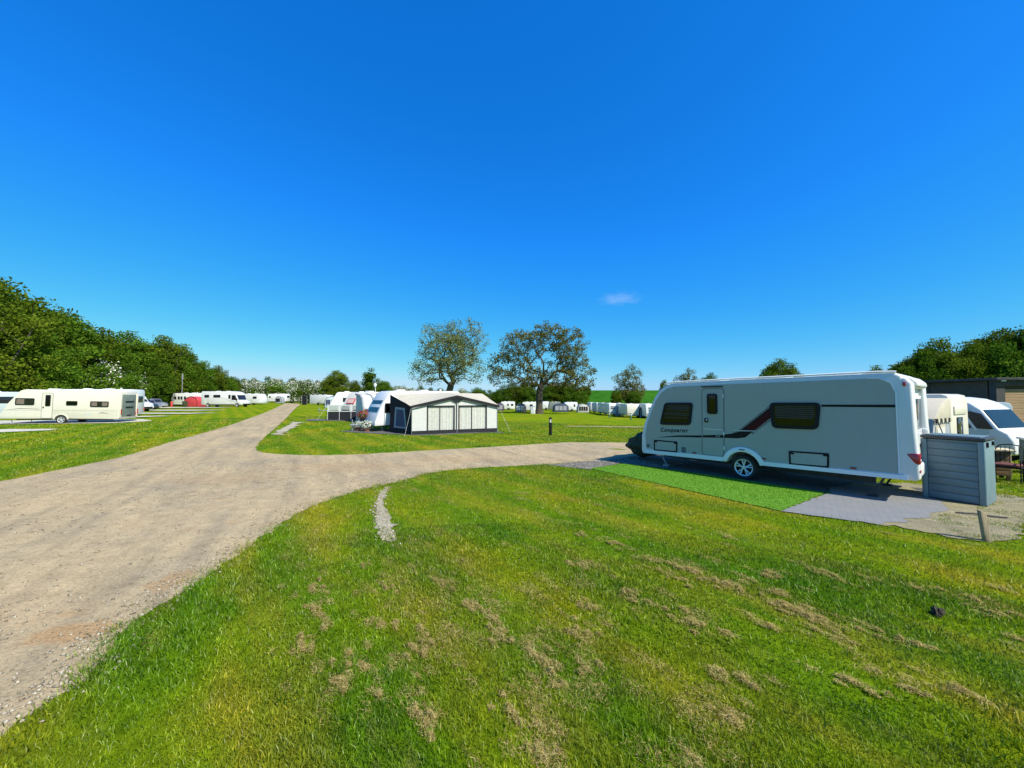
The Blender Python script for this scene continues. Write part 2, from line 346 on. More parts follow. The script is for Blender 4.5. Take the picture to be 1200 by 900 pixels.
def gravel(name, c0, c1, c2, patch=None, bump=.5, stains=()):
    m, t, b = newmat(name); L = t.links.new
    big = pos_noise(t, .45, 5, .6); fine = pos_noise(t, 38, 4, .75); mid = pos_noise(t, 4, 5, .7)
    r = ramp(t, [(.3, c0), (.52, c1), (.75, c2)]); L(big, r.inputs[0]); col = r.outputs[0]
    r2 = ramp(t, [(.25, (.62, .62, .62)), (.5, (1, 1, 1)), (.78, (1.3, 1.3, 1.3))]); L(mid, r2.inputs[0]); col = mixc(t, .75, col, r2.outputs[0], 'MULTIPLY')
    if patch:
        wt = pos_noise(t, 1.0, 5, .65, (.22, 1.9, 1), R(62), (2, 8, 0)); rw = ramp(t, [(.32, (.74, .75, .78)), (.5, (1, 1, 1)), (.68, (1.16, 1.14, 1.1))]); L(wt, rw.inputs[0]); col = mixc(t, .9, col, rw.outputs[0], 'MULTIPLY')
        pn = pos_noise(t, 1.1, 6, .7, (1, 1, 1), 0, (11, 5, 0)); rp = ramp(t, [(.60, (0, 0, 0)), (.72, (.75, .75, .75))]); L(pn, rp.inputs[0]); col = mixc(t, rp.outputs[0], col, patch)
        dn = pos_noise(t, 2.3, 4, .6, (.7, 1.2, 1), .5, (3, 19, 0)); rd = ramp(t, [(.66, (0, 0, 0)), (.72, (.55, .55, .55))]); L(dn, rd.inputs[0]); col = mixc(t, rd.outputs[0], col, (.10, .085, .06))
    if stains:                                        # clay washed onto the track: blotches with ragged rims
        g = N(t, 'ShaderNodeNewGeometry'); wn = pos_noise(t, 3.2, 6, .75, None, 0, (5, 9, 0)); tot = None
        for sx, sy, srx, sry, k in stains:
            v1 = N(t, 'ShaderNodeVectorMath', operation='SUBTRACT'); v1.inputs[1].default_value = (sx, sy, 0); L(g.outputs['Position'], v1.inputs[0])
            v2 = N(t, 'ShaderNodeVectorMath', operation='MULTIPLY'); v2.inputs[1].default_value = (1/srx, 1/sry, 0); L(v1.outputs[0], v2.inputs[0])
            ln = N(t, 'ShaderNodeVectorMath', operation='LENGTH'); L(v2.outputs[0], ln.inputs[0])
            ma = N(t, 'ShaderNodeMath', operation='MULTIPLY_ADD'); L(wn, ma.inputs[0]); ma.inputs[1].default_value = 2.6; L(ln.outputs['Value'], ma.inputs[2])
            mr = N(t, 'ShaderNodeMapRange', interpolation_type='SMOOTHSTEP'); mr.inputs['From Min'].default_value = 2.25; mr.inputs['From Max'].default_value = 1.75; mr.inputs['To Min'].default_value = 0; mr.inputs['To Max'].default_value = k
            L(ma.outputs[0], mr.inputs['Value']); col = mixc(t, mr.outputs[0], col, (.36, .225, .105))
    r3 = ramp(t, [(.28, (.45, .45, .45)), (.5, (1, 1, 1)), (.72, (1.45, 1.45, 1.4))]); L(fine, r3.inputs[0]); col = mixc(t, .7, col, r3.outputs[0], 'MULTIPLY')
    L(col, b.inputs['Base Color']); b.inputs['Roughness'].default_value = .95; b.inputs['Specular IOR Level'].default_value = .2
    ah = N(t, 'ShaderNodeMath', operation='ADD'); L(fine, ah.inputs[0]); L(mid, ah.inputs[1])
    bp = N(t, 'ShaderNodeBump', i_Strength=bump, i_Distance=.03); L(ah.outputs[0], bp.inputs['Height']); L(bp.outputs[0], b.inputs['Normal'])
    return m
ROADM = gravel('gravel track', (.300, .245, .160), (.385, .300, .175), (.435, .325, .185), (.40, .255, .125), .5, [(-3.95, 3.5, .42, .24, .85), (-5.1, 3.5, .5, .18, .7), (-3.9, 4.5, .28, .35, .6), (-4.1, 2.95, .3, .15, .7), (-5.0, 11.8, 2.4, 1.1, .35), (-7.5, 10.0, 2.0, .9, .25), (-1.8, 13.2, 2.5, .7, .3)])
PADM = gravel('pale hardstanding', (.44, .42, .35), (.50, .47, .39), (.54, .51, .42))
GGRAV = gravel('grey chippings', (.085, .085, .082), (.115, .112, .105), (.15, .145, .135), None, .9)  # tone lowered to deepen the shade under the grey caravan
BAREM = gravel('dry mossy gravel', (.19, .17, .10), (.25, .22, .13), (.30, .26, .16), (.13, .15, .04))
CHALK = gravel('chalky stones', (.34, .29, .20), (.40, .35, .25), (.46, .41, .31), None, .9)
STRAWP = gravel('worn straw turf', (.24, .21, .08), (.32, .28, .12), (.36, .31, .15))
def crop():
    m, t, b = newmat('crop field'); L = t.links.new
    r = ramp(t, [(.3, (.024, .105, .010)), (.7, (.038, .145, .013))]); L(pos_noise(t, .02, 5, .6), r.inputs[0])
    tl = pos_noise(t, .25, 2, .5, (1, .04, 1), .3); r2 = ramp(t, [(.3, (.8, .8, .8)), (.7, (1.15, 1.15, 1.15))]); L(tl, r2.inputs[0])
    L(mixc(t, 1., r.outputs[0], r2.outputs[0], 'MULTIPLY'), b.inputs['Base Color']); b.inputs['Roughness'].default_value = 1; b.inputs['Specular IOR Level'].default_value = 0
    return m
CROPM = crop()
def sheetmat():
    m, t, b = newmat('woven ground sheet'); L = t.links.new
    g = N(t, 'ShaderNodeTexCoord'); mp = N(t, 'ShaderNodeMapping'); mp.inputs['Rotation'].default_value = (0, 0, R(38)); L(g.outputs['Object'], mp.inputs[0])
    ck = N(t, 'ShaderNodeTexBrick'); ck.inputs['Scale'].default_value = 1; ck.offset = 0
    for k, v in (('Color1', (.190, .194, .196, 1)), ('Color2', (.20, .204, .206, 1)), ('Mortar', (.178, .182, .184, 1)), ('Mortar Size', .012), ('Brick Width', .11), ('Row Height', .11)): ck.inputs[k].default_value = v
    L(mp.outputs[0], ck.inputs['Vector'])
    dn = pos_noise(t, 3, 6, .7); r = ramp(t, [(.45, (0, 0, 0)), (.75, (.5, .5, .5))]); L(dn, r.inputs[0])
    L(mixc(t, r.outputs[0], ck.outputs['Color'], (.26, .25, .23)), b.inputs['Base Color']); b.inputs['Roughness'].default_value = .8
    bp = N(t, 'ShaderNodeBump', i_Strength=.3, i_Distance=.01); L(pos_noise(t, 60, 2), bp.inputs['Height']); L(bp.outputs[0], b.inputs['Normal'])
    return m
SHEETM = sheetmat()
def leafmat(name, stops, trans=.35):
    m, t, b = newmat(name); L = t.links.new
    at = N(t, 'ShaderNodeAttribute', attribute_name='v'); r = ramp(t, stops); L(at.outputs['Fac'], r.inputs[0])
    oi = N(t, 'ShaderNodeObjectInfo'); hv = N(t, 'ShaderNodeHueSaturation'); mr = N(t, 'ShaderNodeMapRange'); mr.inputs['To Min'].default_value = .8; mr.inputs['To Max'].default_value = 1.18
    L(oi.outputs['Random'], mr.inputs['Value']); L(mr.outputs[0], hv.inputs['Value']); L(r.outputs[0], hv.inputs['Color'])
    di = N(t, 'ShaderNodeBsdfDiffuse'); tr = N(t, 'ShaderNodeBsdfTranslucent'); mx = N(t, 'ShaderNodeMixShader'); mx.inputs[0].default_value = trans
    L(hv.outputs[0], di.inputs[0]); L(hv.outputs[0], tr.inputs[0]); L(di.outputs[0], mx.inputs[1]); L(tr.outputs[0], mx.inputs[2])
    L(mx.outputs[0], t.nodes['Material Output'].inputs[0])
    return m
LEAFD = leafmat('dense leaves', [(0, (.036, .066, .006)), (.5, (.098, .145, .011)), (1, (.175, .22, .020))])
LEAFM = leafmat('mid green leaves', [(0, (.036, .085, .008)), (.5, (.088, .170, .013)), (1, (.150, .24, .022))])
LEAFO = leafmat('young oak leaves', [(0, (.080, .088, .016)), (.5, (.160, .165, .030)), (1, (.27, .25, .06))])
LEAFA = leafmat('young ash leaves', [(0, (.095, .125, .035)), (.5, (.175, .21, .065)), (1, (.27, .30, .12))])
LEAFC = leafmat('copper tinged leaves', [(0, (.075, .085, .018)), (.5, (.145, .15, .034)), (1, (.22, .21, .06))])
BLOSS = leafmat('hawthorn blossom', [(0, (.50, .50, .40)), (1, (.80, .79, .70))], .2)
STRAW = leafmat('straw', [(0, (.16, .115, .03)), (.5, (.44, .335, .11)), (1, (.68, .55, .23))], .15)
TURFM = leafmat('turf pile', [(0, (.085, .23, .006)), (.5, (.140, .34, .010)), (1, (.20, .44, .02))], .3)
STONEM = leafmat('loose stones', [(0, (.17, .145, .105)), (.6, (.34, .295, .22)), (1, (.52, .47, .37))], 0)
FLOWW = leafmat('white petals', [(0, (.7, .7, .64)), (1, (.85, .85, .8))], .2)
FLOWR = leafmat('red petals', [(0, (.40, .02, .05)), (1, (.7, .07, .12))], .2)
def bark(name, c0, c1):
    m, t, b = newmat(name); L = t.links.new
    g = N(t, 'ShaderNodeTexCoord'); mp = N(t, 'ShaderNodeMapping'); mp.inputs['Scale'].default_value = (6, 6, 1.2); L(g.outputs['Object'], mp.inputs[0])
    n = N(t, 'ShaderNodeTexNoise', i_Scale=1.6, i_Detail=7., i_Roughness=.7); L(mp.outputs[0], n.inputs['Vector'])
    r = ramp(t, [(.35, c0), (.7, c1)]); L(n.outputs['Fac'], r.inputs[0]); L(r.outputs[0], b.inputs['Base Color']); b.inputs['Roughness'].default_value = .95
    bp = N(t, 'ShaderNodeBump', i_Strength=.8, i_Distance=.06); L(n.outputs['Fac'], bp.inputs['Height']); L(bp.outputs[0], b.inputs['Normal'])
    return m
BARK = bark('grey brown bark', (.035, .028, .02), (.11, .09, .065))

# ------------------------------------------------------------------ the setting: ground, hill field, track, pitches
rng = np.random.default_rng(11); random.seed(5)
def ground_mesh():
    A = 300; rad = np.concatenate([[.0], np.geomspace(.8, 3200, 130)])
    th = np.linspace(0, 2*np.pi, A, endpoint=False)
    v = [(0, 0, 0)]
    for r in rad[1:]:
        x, y = r*np.cos(th), r*np.sin(th); v += list(zip(x, y, TZ(x, y)))
    f = [(0, 1+i, 1+(i+1) % A) for i in range(A)]
    for k in range(len(rad)-2):
        a = 1+k*A; b = a+A
        f += [(a+i, b+i, b+(i+1) % A, a+(i+1) % A) for i in range(A)]
    me = bpy.data.meshes.new('ground'); me.from_pydata(v, [], f); me.materials.append(GROUNDM)
    me.polygons.foreach_set('use_smooth', [True]*len(me.polygons))
    return me
tag(link('ground', ground_mesh()), 'mown green grass field with yellowish and straw coloured patches', 'grass field', kind='structure')

def inside(poly, x, y):
    """vectorised point in polygon"""
    c = np.zeros(x.shape, bool); n = len(poly)
    for i in range(n):
        x0, y0 = poly[i]; x1, y1 = poly[(i+1) % n]
        if y0 == y1: continue
        c ^= ((y0 > y) != (y1 > y)) & (x < (x1-x0)*(y-y0)/(y1-y0)+x0)
    return c
def densify(poly, step, jit):
    o = []
    for i in range(len(poly)):
        a = np.array(poly[i], float); b = np.array(poly[(i+1) % len(poly)], float); L = np.hypot(*(b-a)); d = np.hypot(*((a+b)/2))
        st = max(step, d*.012); n = max(1, int(L/st)); nrm = np.array([-(b-a)[1], (b-a)[0]])/max(L, 1e-6)
        for k in range(n):
            o.append(tuple(a+(b-a)*k/n+nrm*rng.normal(0, jit)*(1 if k else .3)))
    return o
def smooth_line(p, it=2):
    for _ in range(it):
        q = [p[0]]
        for a, b in zip(p[:-1], p[1:]):
            q += [(a[0]*.75+b[0]*.25, a[1]*.75+b[1]*.25), (a[0]*.25+b[0]*.75, a[1]*.25+b[1]*.75)]
        p = q+[p[-1]]
    return p
def patch(name, poly, mat, dz=.004, step=.12, jit=.02, grid=1.5):
    out = densify(poly, step, jit); P = np.array(out)
    xs = np.arange(P[:, 0].min(), P[:, 0].max(), grid); ys = np.arange(P[:, 1].min(), P[:, 1].max(), grid)
    gx, gy = np.meshgrid(xs, ys); gx, gy = gx.ravel(), gy.ravel(); k = inside(out, gx, gy)
    pts = [Vector(p) for p in out]+[Vector((a, b)) for a, b in zip(gx[k], gy[k])]
    n = len(out); r = delaunay_2d_cdt(pts, [], [list(range(n))], 1, 1e-5)
    v = np.array([(p.x, p.y) for p in r[0]]); d = np.hypot(v[:, 0], v[:, 1])
    z = TZ(v[:, 0], v[:, 1])+dz+np.maximum(0, d-15)*.0009
    me = bpy.data.meshes.new(name); me.from_pydata(list(zip(v[:, 0], v[:, 1], z)), [], [tuple(f) for f in r[2]]); me.materials.append(mat)
    bm = bmesh.new(); bm.from_mesh(me)
    for f in bm.faces:
        f.normal_update()
        if f.normal.z < 0: f.normal_flip()
    bm.to_mesh(me); bm.free()
    return link(name, me), poly

left = smooth_line([(-14.5, -14), (-13.2, 2), (-12.73, 9.65), (-12.95, 10.4), (-13.25, 11.64), (-13.61, 13.43), (-16.0, 18.13), (-19.19, 25.54), (-26.43, 39.83), (-36.3, 58.6), (-54, 91), (-66, 112)])
far_right = smooth_line([(-62, 112), (-50, 91), (-33.1, 58.6), (-19.6, 33.2), (-13.44, 21.2), (-11.0, 16.6), (-9.85, 14.9), (-8.37, 14.2), (-6.4, 14.02), (-4.37, 14.89), (-1.2, 16.3), (4.3, 19.0), (9, 22.0), (18, 27)])
near_right = smooth_line([(18, 18.5), (9, 15.2), (4.29, 13.43), (2.84, 12.89), (.72, 12.08), (-1.68, 11.36), (-2.36, 10.73), (-2.75, 9.85), (-3.23, 9.19), (-3.69, 8.39), (-3.92, 7.15), (-3.77, 5.75), (-3.58, 4.66), (-3.56, 3.96), (-3.54, 3.6), (-3.28, 3.19), (-3.16, 2.9), (-3.22, 2.6), (-3.0, 1), (-3.2, -6), (-4.5, -14)])
road, ROADP = patch('gravel_track', left+far_right+near_right, ROADM, .006, .1, .035, 1.2)
tag(road, 'wide pale gravel track with a branch turning right', 'track', kind='structure')
BARE = [ROADP]
def sheet(name, poly, mat, label, cat, dz=.004, step=.12, jit=.02, block=True, kind='structure'):
    o, p = patch(name, poly, mat, dz, step, jit); tag(o, label, cat, kind=kind)
    if block: BARE.append(p)
    return o
# hard standings on the left
sheet('gravel_pitch', [(-46, 23.4), (-29.2, 24.9), (-28.6, 23.9), (-30, 22.6), (-46, 20.6)], PADM, 'pale gravel pitch at left edge, nearest the track', 'pitch', .012, .3, .06)
sheet('gravel_pitch', [(-50, 26.6), (-31.0, 30.0), (-30.2, 32.4), (-33, 34.6), (-52, 31)], PADM, 'pale gravel pitch under the large cream caravan', 'pitch', .016, .3, .06)
sheet('gravel_pitch', [(-58, 36.2), (-36.3, 37.3), (-34.8, 39.6), (-58, 38.9)], PADM, 'empty gravel strip just right of the cream caravan, nearest of four', 'pitch', .04, .3, .06)
sheet('gravel_pitch', [(-66, 43.5), (-37.2, 44.0), (-35.2, 46.3), (-66, 46.8)], PADM, 'second empty gravel strip beyond the cream caravan', 'pitch', .04, .3, .06)
sheet('gravel_pitch', [(-72, 53), (-43.4, 52.5), (-40.6, 55.2), (-72, 57)], PADM, 'third empty gravel strip, running furthest right towards the track', 'pitch', .04, .3, .06)
sheet('gravel_pitch', [(-78, 64), (-58, 62.8), (-50, 63.5), (-48, 66.5), (-78, 68)], PADM, 'gravel strip in front of the white motorhome', 'pitch', .05, .3, .06)
# around the grey caravan
D = Vector((.62, -.7846)); NV = Vector((.7846, .62))          # caravan axis towards its rear; away from the camera
VA = Vector((4.215, 12.058))
def vp(u, y): q = VA+D*u+NV*y; return (q.x, q.y)
sheet('chippings_bed', [(1.0, 12.1), (2.3, 11.25), vp(-.75, -.35), vp(1, -.12), vp(5.9, -.05), vp(6.0, 2.2), vp(2.8, 2.35), vp(-1.0, 2.6), (3.0, 12.96)], GGRAV, 'grey chippings under and ahead of the grey caravan', 'gravel', .010, .12, .04)
sheet('gravel_patch', [(6.0, 6.42), (6.82, 5.66), (7.35, 5.75), (8.5, 6.5), (10.2, 7.3), (10.9, 8.4), (9.8, 9.6), (8.2, 9.4), (7.2, 8.3)], BAREM, 'dry mossy gravel between storage box and short post', 'gravel', .014, .1, .06)
gs, p = patch('ground_sheet', [(7.04, 8.58), (4.94, 7.15), (6.05, 6.40), (6.25, 6.52), (6.62, 6.50), (6.75, 6.72), (7.25, 6.74), (7.5, 7.0), (8.1, 7.2), (8.9, 8.2), (8.2, 9.25), (7.35, 9.0)], SHEETM, .020, .1, .012, .6)
tag(gs, 'blue grey woven ground sheet beside the grey caravan', 'ground sheet'); BARE.append(p)
TURFP = [(2.32, 11.45), vp(-.55, -.42), vp(2.0, -.10), vp(4.6, -.10), (7.03, 8.62), (4.95, 7.17)]
to, p = patch('artificial_grass', TURFP, TURFB, .018, .12, .01, .6)
tag(to, 'bright green artificial grass mat laid along the grey caravan', 'grass mat'); BARE.append(p)
# chalky stones showing through the turf
sheet('stony_strip', smooth_line([(-2.97, 9.1), (-2.84, 8.3), (-2.68, 7.6), (-2.36, 6.95), (-2.24, 6.3), (-1.88, 5.72), (-1.74, 5.6), (-1.70, 5.75), (-1.98, 6.40), (-2.2, 7.0), (-2.55, 7.6), (-2.74, 8.4), (-2.88, 9.1)]), CHALK, 'narrow strip of chalky stones in the near lawn', 'stones', .012, .05, .06, block=False)
sheet('stony_strip', [(-17.9, 31.5), (-15.2, 25.6), (-13.4, 21.4), (-12.6, 21.0), (-13.6, 23.4), (-14.9, 26.6), (-16.9, 31.0)], CHALK, 'pale stony streak in the grass right of the track', 'stones', .014, .2, .12)
sheet('worn_turf', [(5.5, 37.0), (9, 38.1), (15, 39.6), (19, 41), (19.2, 42.2), (13, 41.2), (8, 39.4), (5, 38.0)], STRAWP, 'pale worn streak across the middle lawn', 'worn grass', .02, .3, .12)
sheet('chippings_bed', [(-17.4, 32.6), (-13.2, 33.2), (-12.6, 35.4), (-18.5, 35.2)], GGRAV, 'grey gravel in front of the black and white windbreak', 'gravel', .014, .3, .08)
sheet('chippings_bed', [(-10.4, 23.2), (-6.5, 21.9), (-5.2, 21.3), (-.4, 23.6), (-1.6, 27), (-10, 25.4)], GGRAV, 'grey gravel under the cream awning and its caravan', 'gravel', .012, .3, .06)
# far crop field on the hill
def hill():
    xs = np.linspace(-60, 900, 70); ys = np.linspace(200, 900, 50); v = []; f = []
    for y in ys: v += [(x*y/600, y, tz(x*y/600, y)+.35) for x in xs]
    n = len(xs)
    for j in range(len(ys)-1): f += [(j*n+i, j*n+i+1, j*n+n+i+1, j*n+n+i) for i in range(n-1)]
    me = bpy.data.meshes.new('crop_field'); me.from_pydata(v, [], f); me.materials.append(CROPM)
    me.polygons.foreach_set('use_smooth', [True]*len(me.polygons)); return me
tag(link('hill_field', hill()), 'dark green crop field on the far hill', 'field', kind='structure')

# ------------------------------------------------------------------ fast triangle soups
def soup(name, V, F, mat, attr, parent=None):
    """V (n,3) float, F (m,k) int, one float per face"""
    me = bpy.data.meshes.new(name); n, (m, k) = len(V), F.shape
    me.vertices.add(n); me.vertices.foreach_set('co', V.astype(np.float32).ravel())
    me.loops.add(m*k); me.loops.foreach_set('vertex_index', F.astype(np.int32).ravel())
    me.polygons.add(m); me.polygons.foreach_set('loop_start', np.arange(0, m*k, k, dtype=np.int32))
    me.update(calc_edges=True)
    a = me.attributes.new('v', 'FLOAT', 'FACE'); a.data.foreach_set('value', attr.astype(np.float32))
    me.materials.append(mat)
    return me
def blades(px, py, hgt, wid, lean, zoff=0., two=False):
    n = len(px); a = rng.uniform(0, 2*np.pi, n); b = rng.uniform(0, 2*np.pi, n)
    z = TZ(px, py)+zoff
    dx, dy = np.cos(a)*wid/2, np.sin(a)*wid/2; lx, ly = np.cos(b)*lean, np.sin(b)*lean
    P0 = np.stack([px-dx, py-dy, z-.004], 1); P1 = np.stack([px+dx, py+dy, z-.004], 1)
    if not two:
        T = np.stack([px+lx, py+ly, z+hgt], 1)
        return np.stack([P0, P1, T], 1).reshape(-1, 3), np.arange(3*n).reshape(n, 3), np.repeat(0, 0)
    M0 = np.stack([px-dx*.8+lx*.35, py-dy*.8+ly*.35, z+hgt*.62], 1); M1 = np.stack([px+dx*.8+lx*.35, py+dy*.8+ly*.35, z+hgt*.62], 1)
    T = np.stack([px+lx, py+ly, z+hgt*.95], 1)
    V = np.stack([P0, P1, M1, M0, T], 1).reshape(-1, 3); i = np.arange(n)*5
    F = np.concatenate([np.stack([i, i+1, i+2], 1), np.stack([i, i+2, i+3], 1), np.stack([i+3, i+2, i+4], 1)])
    return V, F, None
def vnoise(x, y, s, seed=0):
    """cheap smooth value noise"""
    r = np.random.default_rng(seed); T = r.random((64, 64)); x = x*s; y = y*s
    xi = np.floor(x).astype(int); yi = np.floor(y).astype(int); fx = x-xi; fy = y-yi; fx = fx*fx*(3-2*fx); fy = fy*fy*(3-2*fy)
    g = lambda i, j: T[i % 64, j % 64]
    return (g(xi, yi)*(1-fx)+g(xi+1, yi)*fx)*(1-fy)+(g(xi, yi+1)*(1-fx)+g(xi+1, yi+1)*fx)*fy
def scatter(r0, r1, dens, cull=True):
    area = 1.4*math.pi/2*(r1*r1-r0*r0)*.62; n = int(dens*area)
    r = np.sqrt(rng.uniform(r0*r0, r1*r1, n)); t = rng.uniform(-R(60), R(60), n)
    x, y = r*np.sin(t), r*np.cos(t)
    if cull:
        k = np.ones(n, bool)
        for p in BARE:
            k &= ~inside(p, x+rng.normal(0, .03, n)*(1+r*.02), y+rng.normal(0, .03, n)*(1+r*.02))
        x, y = x[k], y[k]
    return x, y
GV, GF, GA, off = [], [], [], 0
for r0, r1, dens, h, wd, two in ((1.2, 3.6, 7500, .046, .0048, True), (3.6, 6.5, 3400, .044, .0068, True), (6.5, 12, 1400, .044, .011, False), (12, 24, 360, .045, .024, False), (24, 46, 70, .06, .055, False)):
    x, y = scatter(r0, r1, dens)
    # the turf is thinner and shorter on worn patches
    k = rng.random(len(x)) < .35+1.1*vnoise(x, y, 1.7, 3)
    STR = [(-3.0, 9.15), (-2.74, 7.6), (-2.40, 6.95), (-2.28, 6.3), (-1.74, 5.5), (-1.66, 5.7), (-1.98, 6.45), (-2.24, 7.05), (-2.52, 7.6), (-2.82, 9.2)]
    k &= ~(inside(STR, x, y)&(rng.random(len(x)) < .6))
    x, y = x[k], y[k]; n = len(x)
    hh = h*rng.uniform(.45, 1.25, n)*(.55+.75*vnoise(x, y, .9, 5))
    V, F, _ = blades(x, y, hh, wd*rng.uniform(.6, 1.3, n), hh*rng.uniform(.2, 1.1, n), two=two)
    at = rng.random(n)*.75+.25*vnoise(x, y, 6., 9)
    GV.append(V); GF.append(F+off); GA.append(np.concatenate([at]*3) if two else at); off += len(V)
# one mesh each for two- and one-segment blades share the triangle layout
tag(link('lawn_grass', soup('lawn_grass', np.concatenate(GV), np.concatenate(GF), BLADEM, np.concatenate(GA))), 'short mown lawn grass covering the foreground and verges', 'grass', kind='stuff')

def weeds():
    C, A = [], []
    for cx, cy in [(-1.55, 2.75), (-1.35, 2.95), (-1.7, 3.05), (-.95, 2.6), (.35, 4.0), (.2, 4.15), (.5, 3.85), (-2.6, 3.1), (3.6, 3.0), (9.9, 6.9), (2.0, 2.6), (4.9, 3.2), (-2.2, 3.6), (1.2, 3.2)]:
        for _ in range(rng.integers(14, 34)):
            x, y = cx+rng.normal(0, .07), cy+rng.normal(0, .07); t = rng.uniform(0, 6.28); L = rng.uniform(.012, .03); z = tz(x, y)+rng.uniform(.015, .04); u = np.array([math.cos(t), math.sin(t), rng.uniform(-.2, .4)]); v = np.array([-u[1], u[0], 0])
            c = np.array([x, y, z]); C += [c, c+u*L*.5-v*L*.32, c+u*L, c+u*L*.5+v*L*.32]; A.append(rng.random())
    C = np.array(C); n = len(A)
    return soup('lawn_weeds', C, np.arange(4*n).reshape(n, 4), LEAFM, np.array(A))
tag(link('lawn_weeds', weeds()), 'small broad-leaved weeds and clover growing in the near lawn', 'weeds', kind='stuff')
# dead clippings: loose heaps of straw lying on the turf
CLIP = [(-1.18,4.79),(-.83,4.37),(-1.85,4.89),(-1.45,4.37),(-1.25,3.67),(-2.25,4.31),(-1.81,3.78),(-1.74,3.3),(-.4,3.91),(-.16,3.76),(-.13,3.45),(-.73,3.39),(-.76,3.19),(.75,3.85),(.63,3.5),(.16,3.22),(.38,3.07),(.57,3.02),(-.56,2.67),(-.98,2.73),(-1.25,2.86),(-1.26,3.07),(0,2.56),(.14,2.4),(.25,2.35),(1.08,5.96),(1.47,5.62),(1.81,5.09),(2.13,4.72),(1.84,4.61),(.85,4.89),(1.27,4.18),(1.71,3.71),(2.5,4.31),(2.82,4.18),(2.72,3.91),(2.86,3.76),(3.05,4.66),(3.68,4.66),(3.27,5.75),(2.17,4.68),(2.47,4.37),(3.73,4.66),(4.15,4.57),(2.81,3.81),(2.9,3.71),(2.86,3.45),(3.27,3.51),(2.26,3.56),(4.47,4.25),(4.79,4.13),(5.32,4.31),(4.67,3.84),(2.89,2.89),(3.25,2.81),(1.35,2.68),(1.03,2.31),(1.63,2.87),(2.46,2.94),(4.34,3.38)]
def straw_mesh():
    V, A = [], []; rd = np.array([-.6, .8]); rn = np.array([.8, .6])
    def heap(cx, cy, n, s, hz):
        a = rng.normal(0, s, n); b = rng.normal(0, s*.45, n); x = cx+rd[0]*a+rn[0]*b; y = cy+rd[1]*a+rn[1]*b
        top = hz*np.exp(-(a*a+(b*2.2)**2)/(2*s*s)); z = TZ(x, y)+.014+top*rng.random(n)
        t = rng.uniform(0, 2*np.pi, n); L = rng.uniform(.012, .05, n); wd = rng.uniform(.0010, .0026, n); sl = rng.uniform(-.35, .35, n)*L
        dx, dy = np.cos(t), np.sin(t)
        p = np.stack([np.stack([x-dx*L/2-dy*wd, y-dy*L/2+dx*wd, z-sl/2], 1), np.stack([x-dx*L/2+dy*wd, y-dy*L/2-dx*wd, z-sl/2], 1), np.stack([x+dx*L/2, y+dy*L/2, z+sl/2+.004], 1)], 1)
        V.append(p.reshape(-1, 3)); A.append(rng.random(n))
    for cx, cy in CLIP:
        cx += rng.normal(0, .03); cy += rng.normal(0, .03); k = rng.uniform(.5, 1.3)
        for _ in range(rng.integers(5, 11)):
            u, v_ = rng.normal(0, .10*k), rng.normal(0, .05*k)
            heap(cx+rd[0]*u+rn[0]*v_, cy+rd[1]*u+rn[1]*v_, int(rng.uniform(40, 130)*k), rng.uniform(.014, .042), rng.uniform(.012, .052))
        for _ in range(4): heap(cx+rng.normal(0, .16), cy+rng.normal(0, .16), int(60*k), .05, .010)
    for _ in range(420):                                # thin scatter along the rows, out to the caravan
        r = rng.uniform(2.2, 11); t = rng.uniform(-R(45), R(50)); x, y = r*math.sin(t), r*math.cos(t)
        if any(inside(p, np.array([x]), np.array([y]))[0] for p in BARE): continue
        if vnoise(np.array([x*.67+y*.74]), np.array([-.74*x+.67*y])*.4, 1.1, 21)[0] < .5: continue
        heap(x, y, 130, .10, .012)
    V = np.concatenate(V); n = len(V)//3
    return soup('dry_clippings', V, np.arange(3*n).reshape(n, 3), STRAW, np.concatenate(A))
tag(link('dry_clippings', straw_mesh()), 'straw coloured heaps of dead grass clippings scattered over the near lawn', 'clippings', kind='stuff')

# loose stones on the track and in the stony strips
def stone_mesh(name, pts, smin, smax, mat=None):
    n = len(pts); base = np.array([(1,0,0),(0,1,0),(-1,0,0),(0,-1,0),(0,0,.7),(0,0,-.5)], float)
    s = smin+(smax-smin)*rng.random(n)**3
    B = base[None]*s[:, None, None]*rng.uniform(.55, 1.25, (n, 6, 1)); t = rng.uniform(0, 6.28, n)
    c, sn = np.cos(t)[:, None], np.sin(t)[:, None]
    X = B[:, :, 0]*c-B[:, :, 1]*sn+pts[:, 0:1]; Y = B[:, :, 0]*sn+B[:, :, 1]*c+pts[:, 1:2]; Z = B[:, :, 2]+(TZ(pts[:, 0], pts[:, 1])+.008)[:, None]+s[:, None]*.15
    F = np.array([(0,1,4),(1,2,4),(2,3,4),(3,0,4),(1,0,5),(2,1,5),(3,2,5),(0,3,5)])
    F = (F[None]+(np.arange(n)*6)[:, None, None]).reshape(-1, 3)
    return soup(name, np.stack([X, Y, Z], 2).reshape(-1, 3), F, mat or STONEM, np.repeat(rng.random(n), 8))
def rand_in(poly, n, rmax=16):
    P = np.array(poly); lo, hi = P.min(0), P.max(0); lo = np.maximum(lo, (-13, 1.5)); hi = np.minimum(hi, (14, rmax))
    x, y = rng.uniform(lo[0], hi[0], n), rng.uniform(lo[1], hi[1], n); k = inside(poly, x, y)&(rng.random(n) < np.clip(5/np.hypot(x, y), .1, 1))&(rng.random(n) < .2+1.2*vnoise(x, y, .8, 31)**2)
    return np.stack([x[k], y[k]], 1)
st = rand_in(ROADP, 130000)
